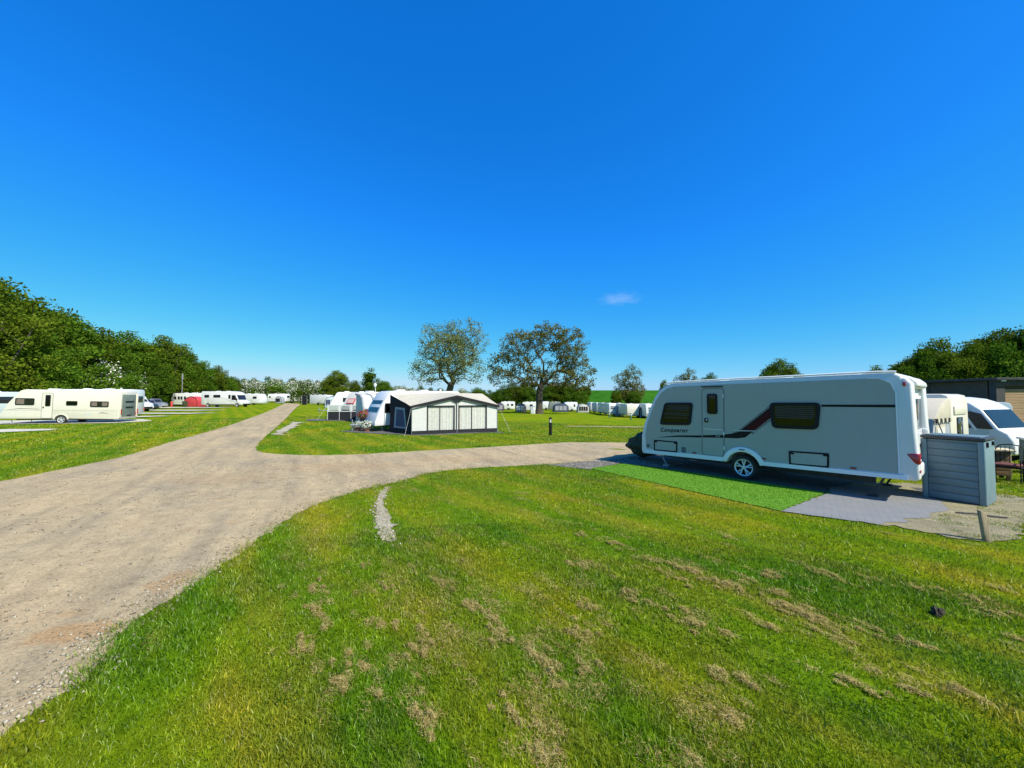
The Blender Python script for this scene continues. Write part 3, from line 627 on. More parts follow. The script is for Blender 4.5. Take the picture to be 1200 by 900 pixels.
# denser loose stone along the edge of the turf
e = np.array(near_right); ei = rng.integers(25, len(e), 3200); ep = e[ei]+np.stack([rng.normal(-.14, .16, 3200), rng.normal(0, .15, 3200)], 1)
ep = ep[(ep[:, 1] > 1.5)&(ep[:, 1] < 14)]
tag(link('loose_stones', stone_mesh('loose_stones', np.concatenate([st, ep]), .004, .022)), 'small loose stones scattered on the gravel track', 'stones', kind='stuff')
cs = []
for a, b, n in (((-2.92, 9.1), (-2.6, 7.4), 160), ((-2.6, 7.4), (-1.78, 5.65), 340)):
    t = rng.random(n); cs.append(np.stack([a[0]+(b[0]-a[0])*t+rng.normal(0, .08, n), a[1]+(b[1]-a[1])*t+rng.normal(0, .1, n)], 1))
tag(link('chalk_stones', stone_mesh('chalk_stones', np.concatenate(cs), .008, .035)), 'pale stones lying in the narrow bare strip of the near lawn', 'stones', kind='stuff')
def stones_on(name, label, poly, n, a, b, rmax=16):
    P = np.array(poly); x, y = rng.uniform(P[:, 0].min(), P[:, 0].max(), n), rng.uniform(P[:, 1].min(), P[:, 1].max(), n); k = inside(poly, x, y)
    tag(link(name, stone_mesh(name, np.stack([x[k], y[k]], 1), a, b)), label, 'stones', kind='stuff')
GP = [(6.3, 6.4), (6.85, 5.75), (7.35, 5.8), (8.5, 6.55), (10.1, 7.35), (10.8, 8.4), (9.9, 9.0), (9.2, 7.6), (8.2, 7.2), (7.2, 6.75)]
stones_on('gravel_stones', 'small stones on the mossy gravel by the storage box', GP, 5200, .006, .022)
stones_on('chipping_stones', 'grey chippings ahead of the grey caravan', [(1.1, 12.05), (2.3, 11.35), vp(-.75, -.3), vp(.6, -.1), vp(.6, 1.2), vp(-1.4, 1.6), (3.0, 12.9)], 9000, .008, .024)
# grass creeping over the edge of the track
e2 = np.array(near_right); n = 9000; ei = rng.integers(20, len(e2), n); ex = e2[ei, 0]+rng.normal(.02, .10, n); ey = e2[ei, 1]+rng.normal(0, .12, n); k = (ey > 1.2)&(ey < 13)&(vnoise(ex, ey, 3.3, 41) > .42); ex, ey = ex[k], ey[k]
V, F, _ = blades(ex, ey, rng.uniform(.02, .055, len(ex)), .007, rng.uniform(.01, .05, len(ex)), .004)
tag(link('verge_grass', soup('verge_grass', V, F, BLADEM, rng.random(len(ex)))), 'ragged grass creeping over the edge of the gravel track', 'grass', kind='stuff')
P = np.array(GP); n = 26000; x, y = rng.uniform(P[:, 0].min()-.1, P[:, 0].max()+.3, n), rng.uniform(P[:, 1].min()-.1, P[:, 1].max()+.3, n)
k = inside([(6.2, 6.5), (6.82, 5.62), (7.4, 5.72), (8.6, 6.45), (10.3, 7.3), (11.0, 8.4), (9.9, 9.6), (9.3, 7.6), (8.3, 7.2), (7.2, 6.8)], x, y)&(vnoise(x, y, 2.6, 77)*.7+vnoise(x, y, 9., 78)*.3 > .56); x, y = x[k], y[k]
V, F, _ = blades(x, y, rng.uniform(.01, .03, len(x)), .010, rng.uniform(.01, .03, len(x)), .014)
tag(link('moss_grass', soup('moss_grass', V, F, BLADEM, rng.random(len(x)))), 'sparse moss and grass growing through the gravel by the storage box', 'moss', kind='stuff')
# pile of the artificial grass, a part of the mat
P = np.array(TURFP); x, y = rng.uniform(P[:, 0].min(), P[:, 0].max(), 60000), rng.uniform(P[:, 1].min(), P[:, 1].max(), 60000); k = inside(TURFP, x, y); x, y = x[k], y[k]
V, F, _ = blades(x, y, rng.uniform(.012, .026, len(x)), .009, rng.uniform(.005, .02, len(x)), .018)
tag(link('pile', soup('pile', V, F, TURFM, rng.random(len(x))), to), kind='stuff')
# dark clod of earth and the daisies of low weeds near it
def clod():
    bm = bmesh.new(); bmesh.ops.create_icosphere(bm, subdivisions=3, radius=.036)
    for v in bm.verts:
        k = 1+.8*(random.random()-.5)+.4*math.sin(v.co.x*90+v.co.y*55); v.co = Vector((v.co.x*1.5*k, v.co.y*1.0*k, max(-.02, v.co.z*.95*k)))
    me = bpy.data.meshes.new('earth_clod'); bm.to_mesh(me); bm.free(); me.materials.append(SOIL); return me
o = tag(link('earth_clod', clod()), 'dark clod of earth lying on the lawn at right', 'clod'); o.location = (4.1, 3.78, .03); o.rotation_euler = (0, 0, .5)

# ------------------------------------------------------------------ caravans: shared parts
def wheel(root, x, y, z, r=.32, w=.18, side=-1, spokes=5, name='wheel'):
    """side -1: outer face towards -y"""
    o = y+side*w/2
    t = MB().lathe([(r*.66, y-w/2), (r*.9, y-w/2-.005), (r, y-w*.3), (r, y+w*.3), (r*.9, y+w/2+.005), (r*.66, y+w/2)], (x, 0, z), 'y', 28).build('tyre', RUBBER, None, True)
    wo = MB().lathe([(.001, o-side*.055), (r*.2, o-side*.05), (r*.56, o-side*.07), (r*.60, o-side*.02), (r*.69, o+side*.004), (r*.69, y-side*w*.4), (.001, y-side*w*.4)], (x, 0, z), 'y', 28).build(name, BLACK, root, True)
    t.parent = wo
    m = MB(); m.lathe([(r*.60, o-side*.01), (r*.69, o+side*.006), (r*.70, o-side*.02), (r*.60, o-side*.03)], (x, 0, z), 'y', 28)
    for k in range(spokes):
        for dd in (-.2, .2):
            a = 2*math.pi*k/spokes+dd+.3; a0 = 2*math.pi*k/spokes+.3
            p0 = Vector((x+r*.12*math.cos(a0), o-side*.02, z+r*.12*math.sin(a0))); p1 = Vector((x+r*.64*math.cos(a), o-side*.012, z+r*.64*math.sin(a)))
            m.cyl(p0, p1, r*.055, r*.065, 5)
    m.lathe([(.001, o-side*.002), (r*.14, o-side*.004), (r*.17, o-side*.03)], (x, 0, z), 'y', 14)
    m.build('rim', ALLOY, wo, True)
    return wo
def window(root, pts, y=0., s=-1, frame=.05, pane=TINT, back=INTER, fmat=BLACK, blind=None, curt=None, depth=.03):
    """s is the outward direction along y; pts a rounded outline"""
    fr = MB().ring(pts, inset(pts, frame), y, y+s*depth).build('window', fmat, root)
    MB().prism(inset(pts, frame*.6), y-s*.002, y+s*.006).build('interior', back, fr)
    ip = inset(pts, frame*.9); x0, x1 = min(p[0] for p in ip), max(p[0] for p in ip); z0, z1 = min(p[1] for p in ip), max(p[1] for p in ip)
    if blind:                                         # pleated blind pulled part of the way down
        n = int((z1-z0)*blind/.045); m = MB()
        for k in range(n):
            z = z1-.02-k*.045; inx = [p[0] for p in ip if abs(p[1]-z) < .12] or [x0, x1]
            m.box(((max(inx)+min(inx))/2, y+s*.012, z), ((max(inx)-min(inx))*.90, .006, .030), M=Matrix.Rotation(.35*s, 3, 'X'))
        m.build('blind', BLIND, fr)
    if curt:
        for a, b in curt:
            m = MB(); n = max(4, int((b-a)*(x1-x0)/.05))
            xs = [x0+(x1-x0)*(a+(b-a)*i/n) for i in range(n+1)]
            for i in range(n):
                ya, yb = y+s*(.009+.006*(i % 2)), y+s*(.009+.006*((i+1) % 2))
                m.add([(xs[i], ya, z0+.03), (xs[i+1], yb, z0+.03), (xs[i+1], yb, z1-.03), (xs[i], ya, z1-.03)], [(0, 1, 2, 3)])
            m.build('curtain', CURT, fr)
    MB().prism(inset(pts, frame*.8), y+s*.019, y+s*.024).build('pane', pane, fr)
    return fr
def plate(root, name, pts, mat, y=0., t=.004, s=-1):
    return MB().prism(pts, y+s*.0005*0, y+s*t).build(name, mat, root)
def arc(cx, cz, r, a0, a1, n=12):
    return [(cx+r*math.cos(R(a0+(a1-a0)*i/n)), cz+r*math.sin(R(a0+(a1-a0)*i/n))) for i in range(n+1)]
def strip(pts, wd):
    """thin band along a polyline in x,z"""
    up, dn = [], []
    for i, p in enumerate(pts):
        a = Vector(pts[max(0, i-1)]); b = Vector(pts[min(len(pts)-1, i+1)]); d = (b-a).normalized(); n = Vector((-d.y, d.x))*wd/2
        up.append((p[0]+n.x, p[1]+n.y)); dn.append((p[0]-n.x, p[1]-n.y))
    return up+dn[::-1]

# ------------------------------------------------------------------ the grey caravan in front
ROTV = math.atan2(D.y, D.x)
van = thing('caravan', 'large grey sided caravan with white trim and maroon swoosh, at right foreground', 'caravan', (VA.x, VA.y, 0), ROTV)
W = 2.26
ARC = arc(2.74, .315, .41, 12, 168, 14)
prof = [(-.21, .40), (-.20, .9), (-.115, 1.25), (.0, 1.55), (.14, 1.86), (.28, 2.13), (.44, 2.33), (.62, 2.455), (.84, 2.525), (2.35, 2.565), (4.0, 2.585), (5.3, 2.605), (5.56, 2.60), (5.655, 2.545), (5.70, 2.40), (5.73, 1.6), (5.75, 1.1), (5.76, .56), (5.70, .475)] + [(3.2, .425)] + ARC + [(2.25, .40), (-.12, .355)]
MB().prism(prof, 0, W).build('body', WHITE, van, bevel=.055, seg=3, angle=55)
# grey side panel, standing just proud of the white shell
pan = [(-.02, .52), (-.06, .95), (.04, 1.36), (.17, 1.68), (.33, 2.02), (.50, 2.24), (.70, 2.37), (.92, 2.42), (2.4, 2.455), (4.0, 2.475), (5.15, 2.495)] + [(5.25+.30*math.cos(R(a)), 2.195+.30*math.sin(R(a))) for a in (75, 60, 45, 30, 15, 0)] + [(5.565, .60), (3.20, .535)] + arc(2.74, .315, .465, 29, 151, 12) + [(2.28, .525)]
panel = plate(van, 'side_panel', pan, GREY, 0, .012)
plate(van, 'panel_edge', strip([(5.58, .60), (5.57, 2.2), (5.50, 2.40), (5.33, 2.50), (5.15, 2.508)], .022), WTRIM, 0, .020)
MB().prism([(-.02, .52), (-.06, .95), (.33, 2.02), (.92, 2.42), (5.2, 2.495), (5.55, 2.2), (5.565, .60)], W, W+.012).build('side_panel', GREY, van)
Y0 = -.012
# white skirt and wheel arch
sk = [(-.15, .375), (2.27, .415), (2.27, .53), (-.02, .475)]
plate(van, 'skirt', sk, WTRIM, 0, .03)
plate(van, 'skirt', [(3.21, .43), (5.70, .49), (5.70, .575), (3.21, .525)], WTRIM, 0, .03)
MB().prism(arc(2.74, .315, .52, 14, 166, 20)+arc(2.74, .315, .40, 166, 14, 20), .0, -.045).build('wheel_arch', WTRIM, van, bevel=.012, angle=50)
plate(van, 'reflector', rrect(2.66, .755, 2.80, .785, .012), BLUE, -.045, .006)
wheel(van, 2.74, .11, .315, .315, .19)
wheel(van, 2.74, W-.11, .315, .315, .19, 1)
# roof edge rails and roof fittings
MB().tube([(.62, .02, 2.50), (.84, .015, 2.555), (2.35, .012, 2.592), (4, .012, 2.612), (5.3, .012, 2.632), (5.58, .02, 2.62)], .022, 6).build('roof_rail', WTRIM, van, True)
for u, y in ((1.6, 1.2), (3.3, .9), (4.6, 1.3)):
    MB().box((u, y, 2.615+.005*u), (.5, .5, .05)).build('roof_light', WTRIM, van, bevel=.03)
# windows
window(van, rpoly([(.45, 1.28), (1.40, 1.32), (1.475, 1.96), (.62, 1.95)], .10), Y0, frame=.075, blind=.78)
window(van, rpoly([(3.41, 1.36), (4.31, 1.38), (4.37, 1.99), (3.36, 1.98)], .12), Y0, frame=.075, blind=.72)
# door
dr = plate(van, 'door', rpoly([(1.72, .54), (2.27, .54), (2.30, 2.34), (1.74, 2.34)], .09), GREY, Y0, .008)
MB().ring(rpoly([(1.705, .525), (2.285, .525), (2.315, 2.355), (1.725, 2.355)], .10), rpoly([(1.72, .54), (2.27, .54), (2.30, 2.34), (1.74, 2.34)], .09), Y0, Y0-.012).build('door_seal', LINE, dr)
plate(dr, 'door_split', [(1.745, 1.235), (2.275, 1.235), (2.275, 1.247), (1.745, 1.247)], WTRIM, Y0-.008, .004)
window(dr, rrect(1.875, 1.655, 2.14, 2.205, .06), Y0-.008, frame=.045)
MB().box((1.84, Y0-.022, 1.48), (.10, .03, .115)).build('handle', BLACK, dr, bevel=.012)
MB().box((1.86, Y0-.042, 1.49), (.045, .015, .06)).build('handle_lever', STEEL, dr, bevel=.005)
MB().cyl((1.80, Y0-.005, 1.585), (1.80, Y0-.016, 1.585), .014, n=10).build('lock', STEEL, dr)
for z in (.72, 1.1, 2.1): MB().cyl((2.292, Y0-.02, z), (2.295, Y0-.02, z+.1), .013, n=8).build('hinge', WTRIM, dr)
plate(van, 'rain_gutter', [(1.72, 2.385), (2.29, 2.385), (2.29, 2.412), (1.72, 2.412)], BLACK, Y0, .02)
# stripes and lettering
plate(van, 'stripe', [(.43, .895), (1.0, .955), (1.70, .995)] + [(1.70, 1.055), (1.0, 1.0), (.43, .905)], DECAL, Y0, .0032)
plate(van, 'stripe', [(2.29, 1.035), (2.6, 1.045), (2.80, 1.085), (2.93, 1.20), (2.99, 1.255), (2.68, 1.235), (2.50, 1.165), (2.29, 1.12)], DECAL, Y0, .0032)
plate(dr, 'stripe', [(1.735, 1.0), (2.27, 1.035), (2.27, 1.115), (1.735, 1.062)], DECAL, Y0-.008, .003)
for k in (2.08, 2.14): plate(dr, 'dash', [(k, 1.04), (k+.022, 1.04), (k+.092, 1.145), (k+.07, 1.145)], GREY, Y0-.011, .003)
plate(van, 'swoosh', [(2.71, 1.265), (3.02, 1.275), (3.42, 1.64), (3.39, 1.88)], MAROON, Y0, .0032)
plate(van, 'swoosh_edge', [(2.71, 1.265), (2.76, 1.266), (3.392, 1.83), (3.39, 1.88)], DECAL, Y0-.0032, .0025)
plate(van, 'swoosh_edge', [(2.50, 1.185), (2.66, 1.265), (3.388, 1.925), (3.39, 1.90), (2.70, 1.262), (2.52, 1.178)], DGREY, Y0, .0030)
plate(van, 'swoosh_edge', [(2.95, 1.205), (3.03, 1.275), (3.425, 1.62), (3.43, 1.585), (3.06, 1.265), (2.96, 1.17)], DGREY, Y0, .0030)
plate(van, 'pinstripe', [(2.55, 1.238), (3.06, 1.262), (3.06, 1.272), (2.55, 1.248)], WTRIM, Y0-.0032, .003)
plate(van, 'stripe', [(4.375, 1.895), (5.555, 1.905), (5.555, 1.96), (4.375, 1.945)], DECAL, Y0, .0032)
plate(van, 'brand_mark', rpoly([(2.70, 1.625), (2.80, 1.60), (2.84, 1.625), (2.76, 1.65)], .01), STEEL, Y0, .006)
tcv = bpy.data.curves.new('lettering', 'FONT'); tcv.body = 'Conqueror'; tcv.size = .165; tcv.shear = .35; tcv.extrude = .0015; tcv.offset = .0052; tcv.space_character = 1.22
tob = bpy.data.objects.new('lettering', tcv); COL.objects.link(tob)
dg = bpy.context.evaluated_depsgraph_get(); tme = bpy.data.meshes.new_from_object(tob.evaluated_get(dg)); bpy.data.objects.remove(tob)
tme.materials.clear(); tme.materials.append(DECAL)
tl = link('lettering', tme, van); tl.location = (.45, Y0-.0028, 1.075); tl.rotation_euler = (R(90), R(-2.2), 0)
xs = [v.co.x for v in tme.vertices]; tl.scale.x = .86/(max(xs)-min(xs))
# lockers, flaps and markers
for pts in ([(.24, .485), (.985, .505), (.995, .82), (.245, .81)], [(3.74, .525), (4.48, .555), (4.49, .875), (3.735, .85)]):
    rp = rpoly(pts, .025, 2); h = MB().ring(rp, inset(rp, .038), Y0, Y0-.012).build('locker', BLACK, van)
    plate(h, 'locker_door', inset(rp, .036), GREY, Y0, .007)
    for i in (2, 3): MB().box((pts[i][0]+(.07 if i == 3 else -.07), Y0-.012, pts[i][1]-.055), (.07, .014, .035)).build('latch', BLACK, h)
plate(van, 'service_flap', rrect(1.12, .52, 1.24, .68, .02), BLUE, Y0, .012)
plate(van, 'service_flap', rrect(-.01, .56, .085, .66, .02), BLUE, Y0, .012)
for u, z in ((1.49, .55), (3.21, .60), (4.89, .605)):
    q = MB().box((u, Y0-.010, z), (.10, .02, .04)).build('side_marker', AMBER, van, bevel=.008)
# rear end
for y in (.0, W):
    s = 1 if y == 0 else -1
    MB().prism([(5.60, .50), (5.60, 2.52), (5.72, 2.50), (5.80, 2.38), (5.825, 1.5), (5.855, .95), (5.855, .52), (5.80, .47)], y+s*.004, y+s*.34).build('rear_corner', WHITE, van, bevel=.05, seg=3, angle=50)
    tlm = MB().prism(rpoly([(5.80, .82), (5.868, .80), (5.870, 1.00), (5.815, 1.02), (5.68, 1.00)], .02, 2), y-s*.004, y+s*.24).build('tail_light', RED, van, bevel=.012)
    MB().box((5.868, y+s*.13, .88), (.008, .10, .035)).build('reversing_lens', WTRIM, tlm)
    MB().box((5.858, y+s*.12, .66), (.012, .16, .05)).build('reflector', RED, van, bevel=.006)
    MB().box((5.69, y-s*.004, 2.37), (.045, .03, .085)).build('marker_light', RED, van, bevel=.01)
MB().prism([(5.6, 2.30), (5.6, 2.56), (5.74, 2.52), (5.84, 2.42), (5.85, 2.34), (5.78, 2.29)], .33, W-.33).build('rear_spoiler', WHITE, van, bevel=.03, seg=3, angle=30)
MB().box((5.745, W/2, 1.75), (.03, W-1.0, .66)).build('rear_window', DGLASS, van, bevel=.012)
MB().box((5.74, W/2, 1.75), (.02, W-.88, .78)).build('rear_window_seal', WTRIM, van, bevel=.008)
MB().box((5.78, W/2, .64), (.14, W-.64, .26)).build('rear_bumper', WHITE, van, bevel=.04, seg=3)
MB().box((5.745, W/2, 1.1), (.03, .56, .14)).build('number_plate_panel', BLACK, van, bevel=.01)
for y in (.42, W-.42):
    MB().tube([(5.76, y, 1.15), (5.83, y, 1.18), (5.83, y, 1.38), (5.76, y, 1.41)], .014, 6).build('grab_handle', WTRIM, van, True)
# underneath
m = MB(); m.box((2.7, .55, .33), (4.9, .06, .14)); m.box((2.7, W-.55, .33), (4.9, .06, .14)); m.cyl((2.74, .15, .315), (2.74, W-.15, .315), .045)
m.box((1.6, 1.1, .35), (.5, .9, .10)); m.box((4.6, 1.1, .36), (.8, .8, .10)); m.build('chassis', CHAS, van)
for u in (.25, 5.35):
    for y in (.3, W-.3):
        m = MB(); z = .36 if u < 1 else .45
        m.cyl((u, y, z+.05), (u+(.22 if u < 1 else -.22), y, .05), .022, n=6); m.box((u+(.22 if u < 1 else -.22), y, .025), (.17, .15, .05)); m.build('corner_steady', STEEL if u < 1 else CHAS, van)
# draw bar under a dark cover
m = MB(); m.tube([(.3, .55, .36), (-1.15, W/2, .40)], .04); m.tube([(.3, W-.55, .36), (-1.15, W/2, .40)], .04); m.cyl((-1.15, W/2, .40), (-1.4, W/2, .43), .035); m.build('draw_bar', STEEL, van)
m = MB(); m.cyl((-.95, W/2+.12, .15), (-.95, W/2+.12, .75), .028); m.lathe([(.03, W/2+.08), (.10, W/2+.085), (.10, W/2+.155), (.03, W/2+.16)], (-.95, 0, .1), 'y', 14); m.build('jockey_wheel', BLACK, van)
bm = bmesh.new(); bmesh.ops.create_icosphere(bm, subdivisions=4, radius=1)
for v in bm.verts:
    k = 1+.07*math.sin(v.co.z*9+v.co.y*5)+.04*math.sin(v.co.x*17)
    v.co = Vector((-.82+v.co.x*.54*k*(1-.35*max(0, v.co.z)), W/2-.08+v.co.y*.60*k, .50+v.co.z*.40*k*(1+.25*v.co.x)))
me = bpy.data.meshes.new('hitch_cover'); bm.to_mesh(me); bm.free(); me.materials.append(HITCHM); me.polygons.foreach_set('use_smooth', [True]*len(me.polygons)); link('hitch_cover', me, van)

# ------------------------------------------------------------------ slate blue storage box, post and shadow streak
BD = Vector((.5, -.866)); BOXR = math.atan2(BD.y, BD.x)
bx = thing('storage_box', 'slate blue resin garden storage box with dark lid behind the grey caravan', 'storage box', (8.65, 8.18, .022), BOXR)
bw, bd, bh = .86, .74, 1.22
m = MB(); m.box((bw/2, bd/2, bh/2+.02), (bw-.05, bd-.05, bh-.04)); m.build('inner_shell', SLATE, bx)
for u0, u1 in ((0, .085), (bw-.085, bw)): MB().box(((u0+u1)/2, .012, bh/2), (u1-u0, .05, bh)).build('corner_post', SLATEL, bx, bevel=.01)
for k in range(8): MB().box((bw/2, .018, .085+k*.145), (bw-.178, .028, .138)).build('board', SLATE, bx, bevel=.008)
MB().box((bw/2, .014, .012), (bw-.17, .03, .022)).build('bottom_rail', LID, bx)
# ribbed end panels
for x, s in ((bw+.003, 1), (-.003, -1)):
    e_ = MB().box((x-s*.012, bd/2, bh/2), (.03, bd, bh)).build('end_panel', SLATEL, bx, bevel=.008)
MB().box((bw/2, bd/2, 0.006), (bw+.01, bd+.01, .012)).build('base', LID, bx)
ld = MB().box((bw/2, bd/2-.01, bh+.045), (bw+.05, bd+.06, .06)).build('lid', LID, bx, bevel=.015)
MB().box((bw/2, bd/2, bh+.082), (bw-.1, bd-.1, .02)).build('lid_panel', SLATE, ld, bevel=.008)
MB().box((bw+.02, .12, bh-.06), (.03, .05, .10)).build('hasp', BLACK, ld, bevel=.006)
MB().box((bw+.02, .56, bh-.05), (.03, .05, .08)).build('hinge', BLACK, ld, bevel=.006)

m = MB(); pts = [(-.035, -.03), (.035, -.032), (.033, .03), (-.033, .032)]
v = [(p[0], p[1], -.05) for p in pts]+[(p[0]*1.03-.055, p[1], .43+(.02 if p[0] < 0 else -.012)) for p in pts]
m.add(v, [(0, 3, 2, 1), (4, 5, 6, 7), (0, 1, 5, 4), (1, 2, 6, 5), (2, 3, 7, 6), (3, 0, 4, 7)])
po = tag(m.build('wooden_post', POSTW, None, bevel=.006), 'short leaning timber post at the gravel edge near the storage box', 'post'); po.location = (6.93, 5.69, 0); po.rotation_euler = (0, 0, R(-11))
o = tag(MB().tube([(0, 0, .022), (.22, .03, .03), (.42, .01, .024), (.62, .05, .022)], .014, 6).build('shadow_streak', CHAS, None), 'thin dark rod added as a shadow streak on gravel behind the short post', 'shadow_streak'); o.location = (8.0, 7.02, .01); o.rotation_euler = (0, 0, R(-34))  # dark rod laid on the gravel in place of a shadow streak

# ------------------------------------------------------------------ other caravans and motorhomes
def caravan(name, label, cat, loc, rotz, L=6.0, W=2.2, H=2.55, body=CREAM, front='slope', flip=False, wins=(), door=None, wx=None, group=None,
            stripe=None, roof=True, tail=True, hitch=True, detail=2, z=None, curt=None, decals=(), rear_win=True, skirt=None, tilt=0):
    """near side is y=0 facing -y, front at x=0 (x=L when flipped)"""
    X = (lambda x: L-x) if flip else (lambda x: x)
    t = thing(name, label, cat, (loc[0], loc[1], tz(*loc) if z is None else z), rotz, group)
    if tilt: t.rotation_euler = (0, R(tilt), rotz)
    wx = L*.56 if wx is None else wx; b = .36
    if front == 'slope': nose = [(.0, b), (.02, .62), (.18, 1.05), (.42, 1.6), (.68, 2.05), (.95, H-.12), (1.2, H-.02)]
    elif front == 'round': nose = [(.10, b), (.0, .8), (.05, 1.4), (.22, 2.0), (.48, H-.15), (.8, H-.02)]
    else: nose = [(.06, b), (.02, .7), (.02, 1.3), (.10, 2.1), (.24, H-.1), (.42, H-.01)]
    r = .315; ac = arc(wx, r, .39, 12, 168, 8)
    pr = [(p[0]*L/6 if front != 'box' else p[0], p[1]) for p in nose]+[(L-.22, H), (L-.07, H-.05), (L-.01, H-.2), (L, b+.1), (L-.05, b)]+ac
    pr = [(X(p[0]), p[1]) for p in pr]
    MB().prism(pr, 0, W).build('body', body, t, bevel=.06, seg=2, angle=50)
    for q in wins:
        u0, u1, z0, z1 = q[:4]; a, c = sorted((X(u0), X(u1)))
        window(t, rrect(a, z0, c, z1, min(.07, (z1-z0)*.25), 3 if detail > 1 else 1), 0, -1, .045, curt=q[4] if len(q) > 4 else None, depth=.03, pane=CLEARG if len(q) > 4 else TINT) if detail > 1 else plate(t, 'window', rrect(a, z0, c, z1, .06, 2), DGLASS, 0, .02)
    if door is not None:
        a, c = sorted((X(door), X(door+.62)))
        d = plate(t, 'door', rrect(a, .45, c, H-.28, .07, 3), body, 0, .012)
        if detail > 1:
            MB().ring(rrect(a-.02, .43, c+.02, H-.26, .08, 3), rrect(a, .45, c, H-.28, .07, 3), 0, -.016).build('door_seal', LINE, d)
            MB().box((a+.09, -.025, 1.25), (.08, .03, .10)).build('handle', BLACK, d, bevel=.01)
        window(d, rrect(a+.20, 1.35, c-.12, H-.42, .05, 2), -.012, -1, .04) if detail > 1 else plate(d, 'window', rrect(a+.18, 1.35, c-.14, H-.42, .04, 2), DGLASS, -.012, .012)
    for s_, yy in ((-1, .10), (1, W-.10)):
        wheel(t, X(wx), yy, r, r, .18, s_) if (detail > 1 and s_ < 0) else MB().lathe([(.001, yy-.08), (r*.7, yy-.085), (r, yy-.06), (r, yy+.06), (r*.7, yy+.085), (.001, yy+.08)], (X(wx), 0, r), 'y', 14).build('wheel', RUBBER, t, True)
    if detail > 1: MB().prism(arc(X(wx), r, .46, 4, 176, 12)+arc(X(wx), r, .385, 176, 4, 12), 0, -.03).build('wheel_arch', WTRIM if body is WHITE else body, t)
    if stripe:
        a, c = sorted((X(.1), X(L-.05)))
        for z0, z1, mt in stripe: plate(t, 'stripe', [(a, z0), (c, z0), (c, z1), (a, z1)], mt, 0, .004)
    for pts, mt in decals:
        plate(t, 'decal', [(X(p[0]), p[1]) for p in pts], mt, 0, .005)
    if roof:
        for u in (.34, .62): MB().box((X(L*u), W*.5, H+.03), (.55, .5, .09)).build('roof_light', WTRIM, t, bevel=.03)
        MB().cyl((X(L*.8), W*.3, H), (X(L*.8), W*.3, H+.14), .06, .08, 8).build('roof_vent', WTRIM, t)
    m = MB(); m.box((L/2, W*.25, .33), (L*.82, .06, .12)); m.box((L/2, W*.75, .33), (L*.82, .06, .12)); m.cyl((X(wx), .15, r), (X(wx), W-.15, r), .04); m.build('chassis', CHAS, t)
    if hitch:
        m = MB(); m.tube([(X(.3), W*.27, .36), (X(-1.1), W/2, .42)], .04); m.tube([(X(.3), W*.73, .36), (X(-1.1), W/2, .42)], .04); m.cyl((X(-.95), W/2+.1, .02), (X(-.95), W/2+.1, .75), .03); m.build('draw_bar', STEEL, t)
    if detail > 1:
        for u in (.5, L-.35):
            for yy in (.3, W-.3): m = MB(); m.cyl((X(u), yy, .40), (X(u)+.1, yy, .04), .022, n=6); m.box((X(u)+.1, yy, .02), (.15, .13, .04)); m.build('corner_steady', STEEL, t)
    xr = X(L); sr = 1 if not flip else -1
    if tail:
        for yy in (.16, W-.16): MB().box((xr+sr*.012, yy, .75), (.03, .14, .30)).build('tail_light', RED, t)
    if rear_win: MB().box((xr+sr*.008, W/2, 1.75), (.03, W-.8, .6)).build('rear_window', DGLASS, t, bevel=.01)
    return t
def face(p0, p1): return math.atan2(p1[1]-p0[1], p1[0]-p0[0])

# large cream caravan on the left
a, b = (-38.1, 28.6), (-31.2, 30.6)
L1 = caravan('caravan', 'long cream caravan with pink curtained windows on the left, rear towards the track', 'caravan', a, face(a, b), 7.18, 2.2, 2.62, CREAM, 'slope', wx=3.62,
    wins=[(.90, 2.00, 1.42, 1.93, [(.02, .46)]), (3.88, 4.56, 1.42, 1.76), (5.35, 6.5, 1.32, 1.76, [(.03, .35), (.64, .97)])], door=2.45, tilt=1.1, z=.16,
    stripe=[(1.02, 1.03, DGREY)], decals=[([(.35, 1.02), (1.2, 1.14), (2.2, 1.10), (2.3, 1.12), (1.2, 1.18)], DGREY), ([(4.95, .72), (5.5, .74), (5.5, .80), (4.95, .78)], PALEB), ([(5.85, .80), (6.1, .90), (6.6, .80), (6.1, .84)], DGREY)], rear_win=False)
m = MB(); m.box((7.20, 1.1, 1.45), (.05, 1.6, 1.75)); m.build('rear_panel', SAGE, L1, bevel=.02)
for z, w_ in ((1.75, 1.0), (1.3, .9), (.62, .5)): MB().box((7.24, 1.1, z), (.03, w_, .10)).build('rear_slot', BLACK, L1)
for y in (.12, 2.08): MB().box((7.20, y, 1.45), (.10, .14, 1.9)).build('rear_corner', CREAM, L1, bevel=.03)
for y in (.12, 2.08): MB().box((7.26, y, .95), (.03, .10, .40)).build('rear_lamp', RED, L1)
a = (-43.0, 31.5)
caravan('caravan', 'pale caravan cut off by the left edge of the photo', 'caravan', (-52.3, 36.3), face((-52, 36.3), (-46.3, 34.3)), 6.0, 2.2, 2.5, PALEB, 'round', wins=[(3.8, 5.2, 1.3, 1.85)], wx=3.2)
caravan('caravan', 'white caravan with roof lights mostly hidden behind the long cream caravan', 'caravan', (-42.6, 35.6), face((-42.6, 35.6), (-37, 37.6)), 5.9, 2.2, 2.72, WHITE, 'round', wins=[(3.6, 4.8, 1.5, 2.0), (5.05, 5.6, 1.55, 2.0)], z=tz(-40, 37)+.05)

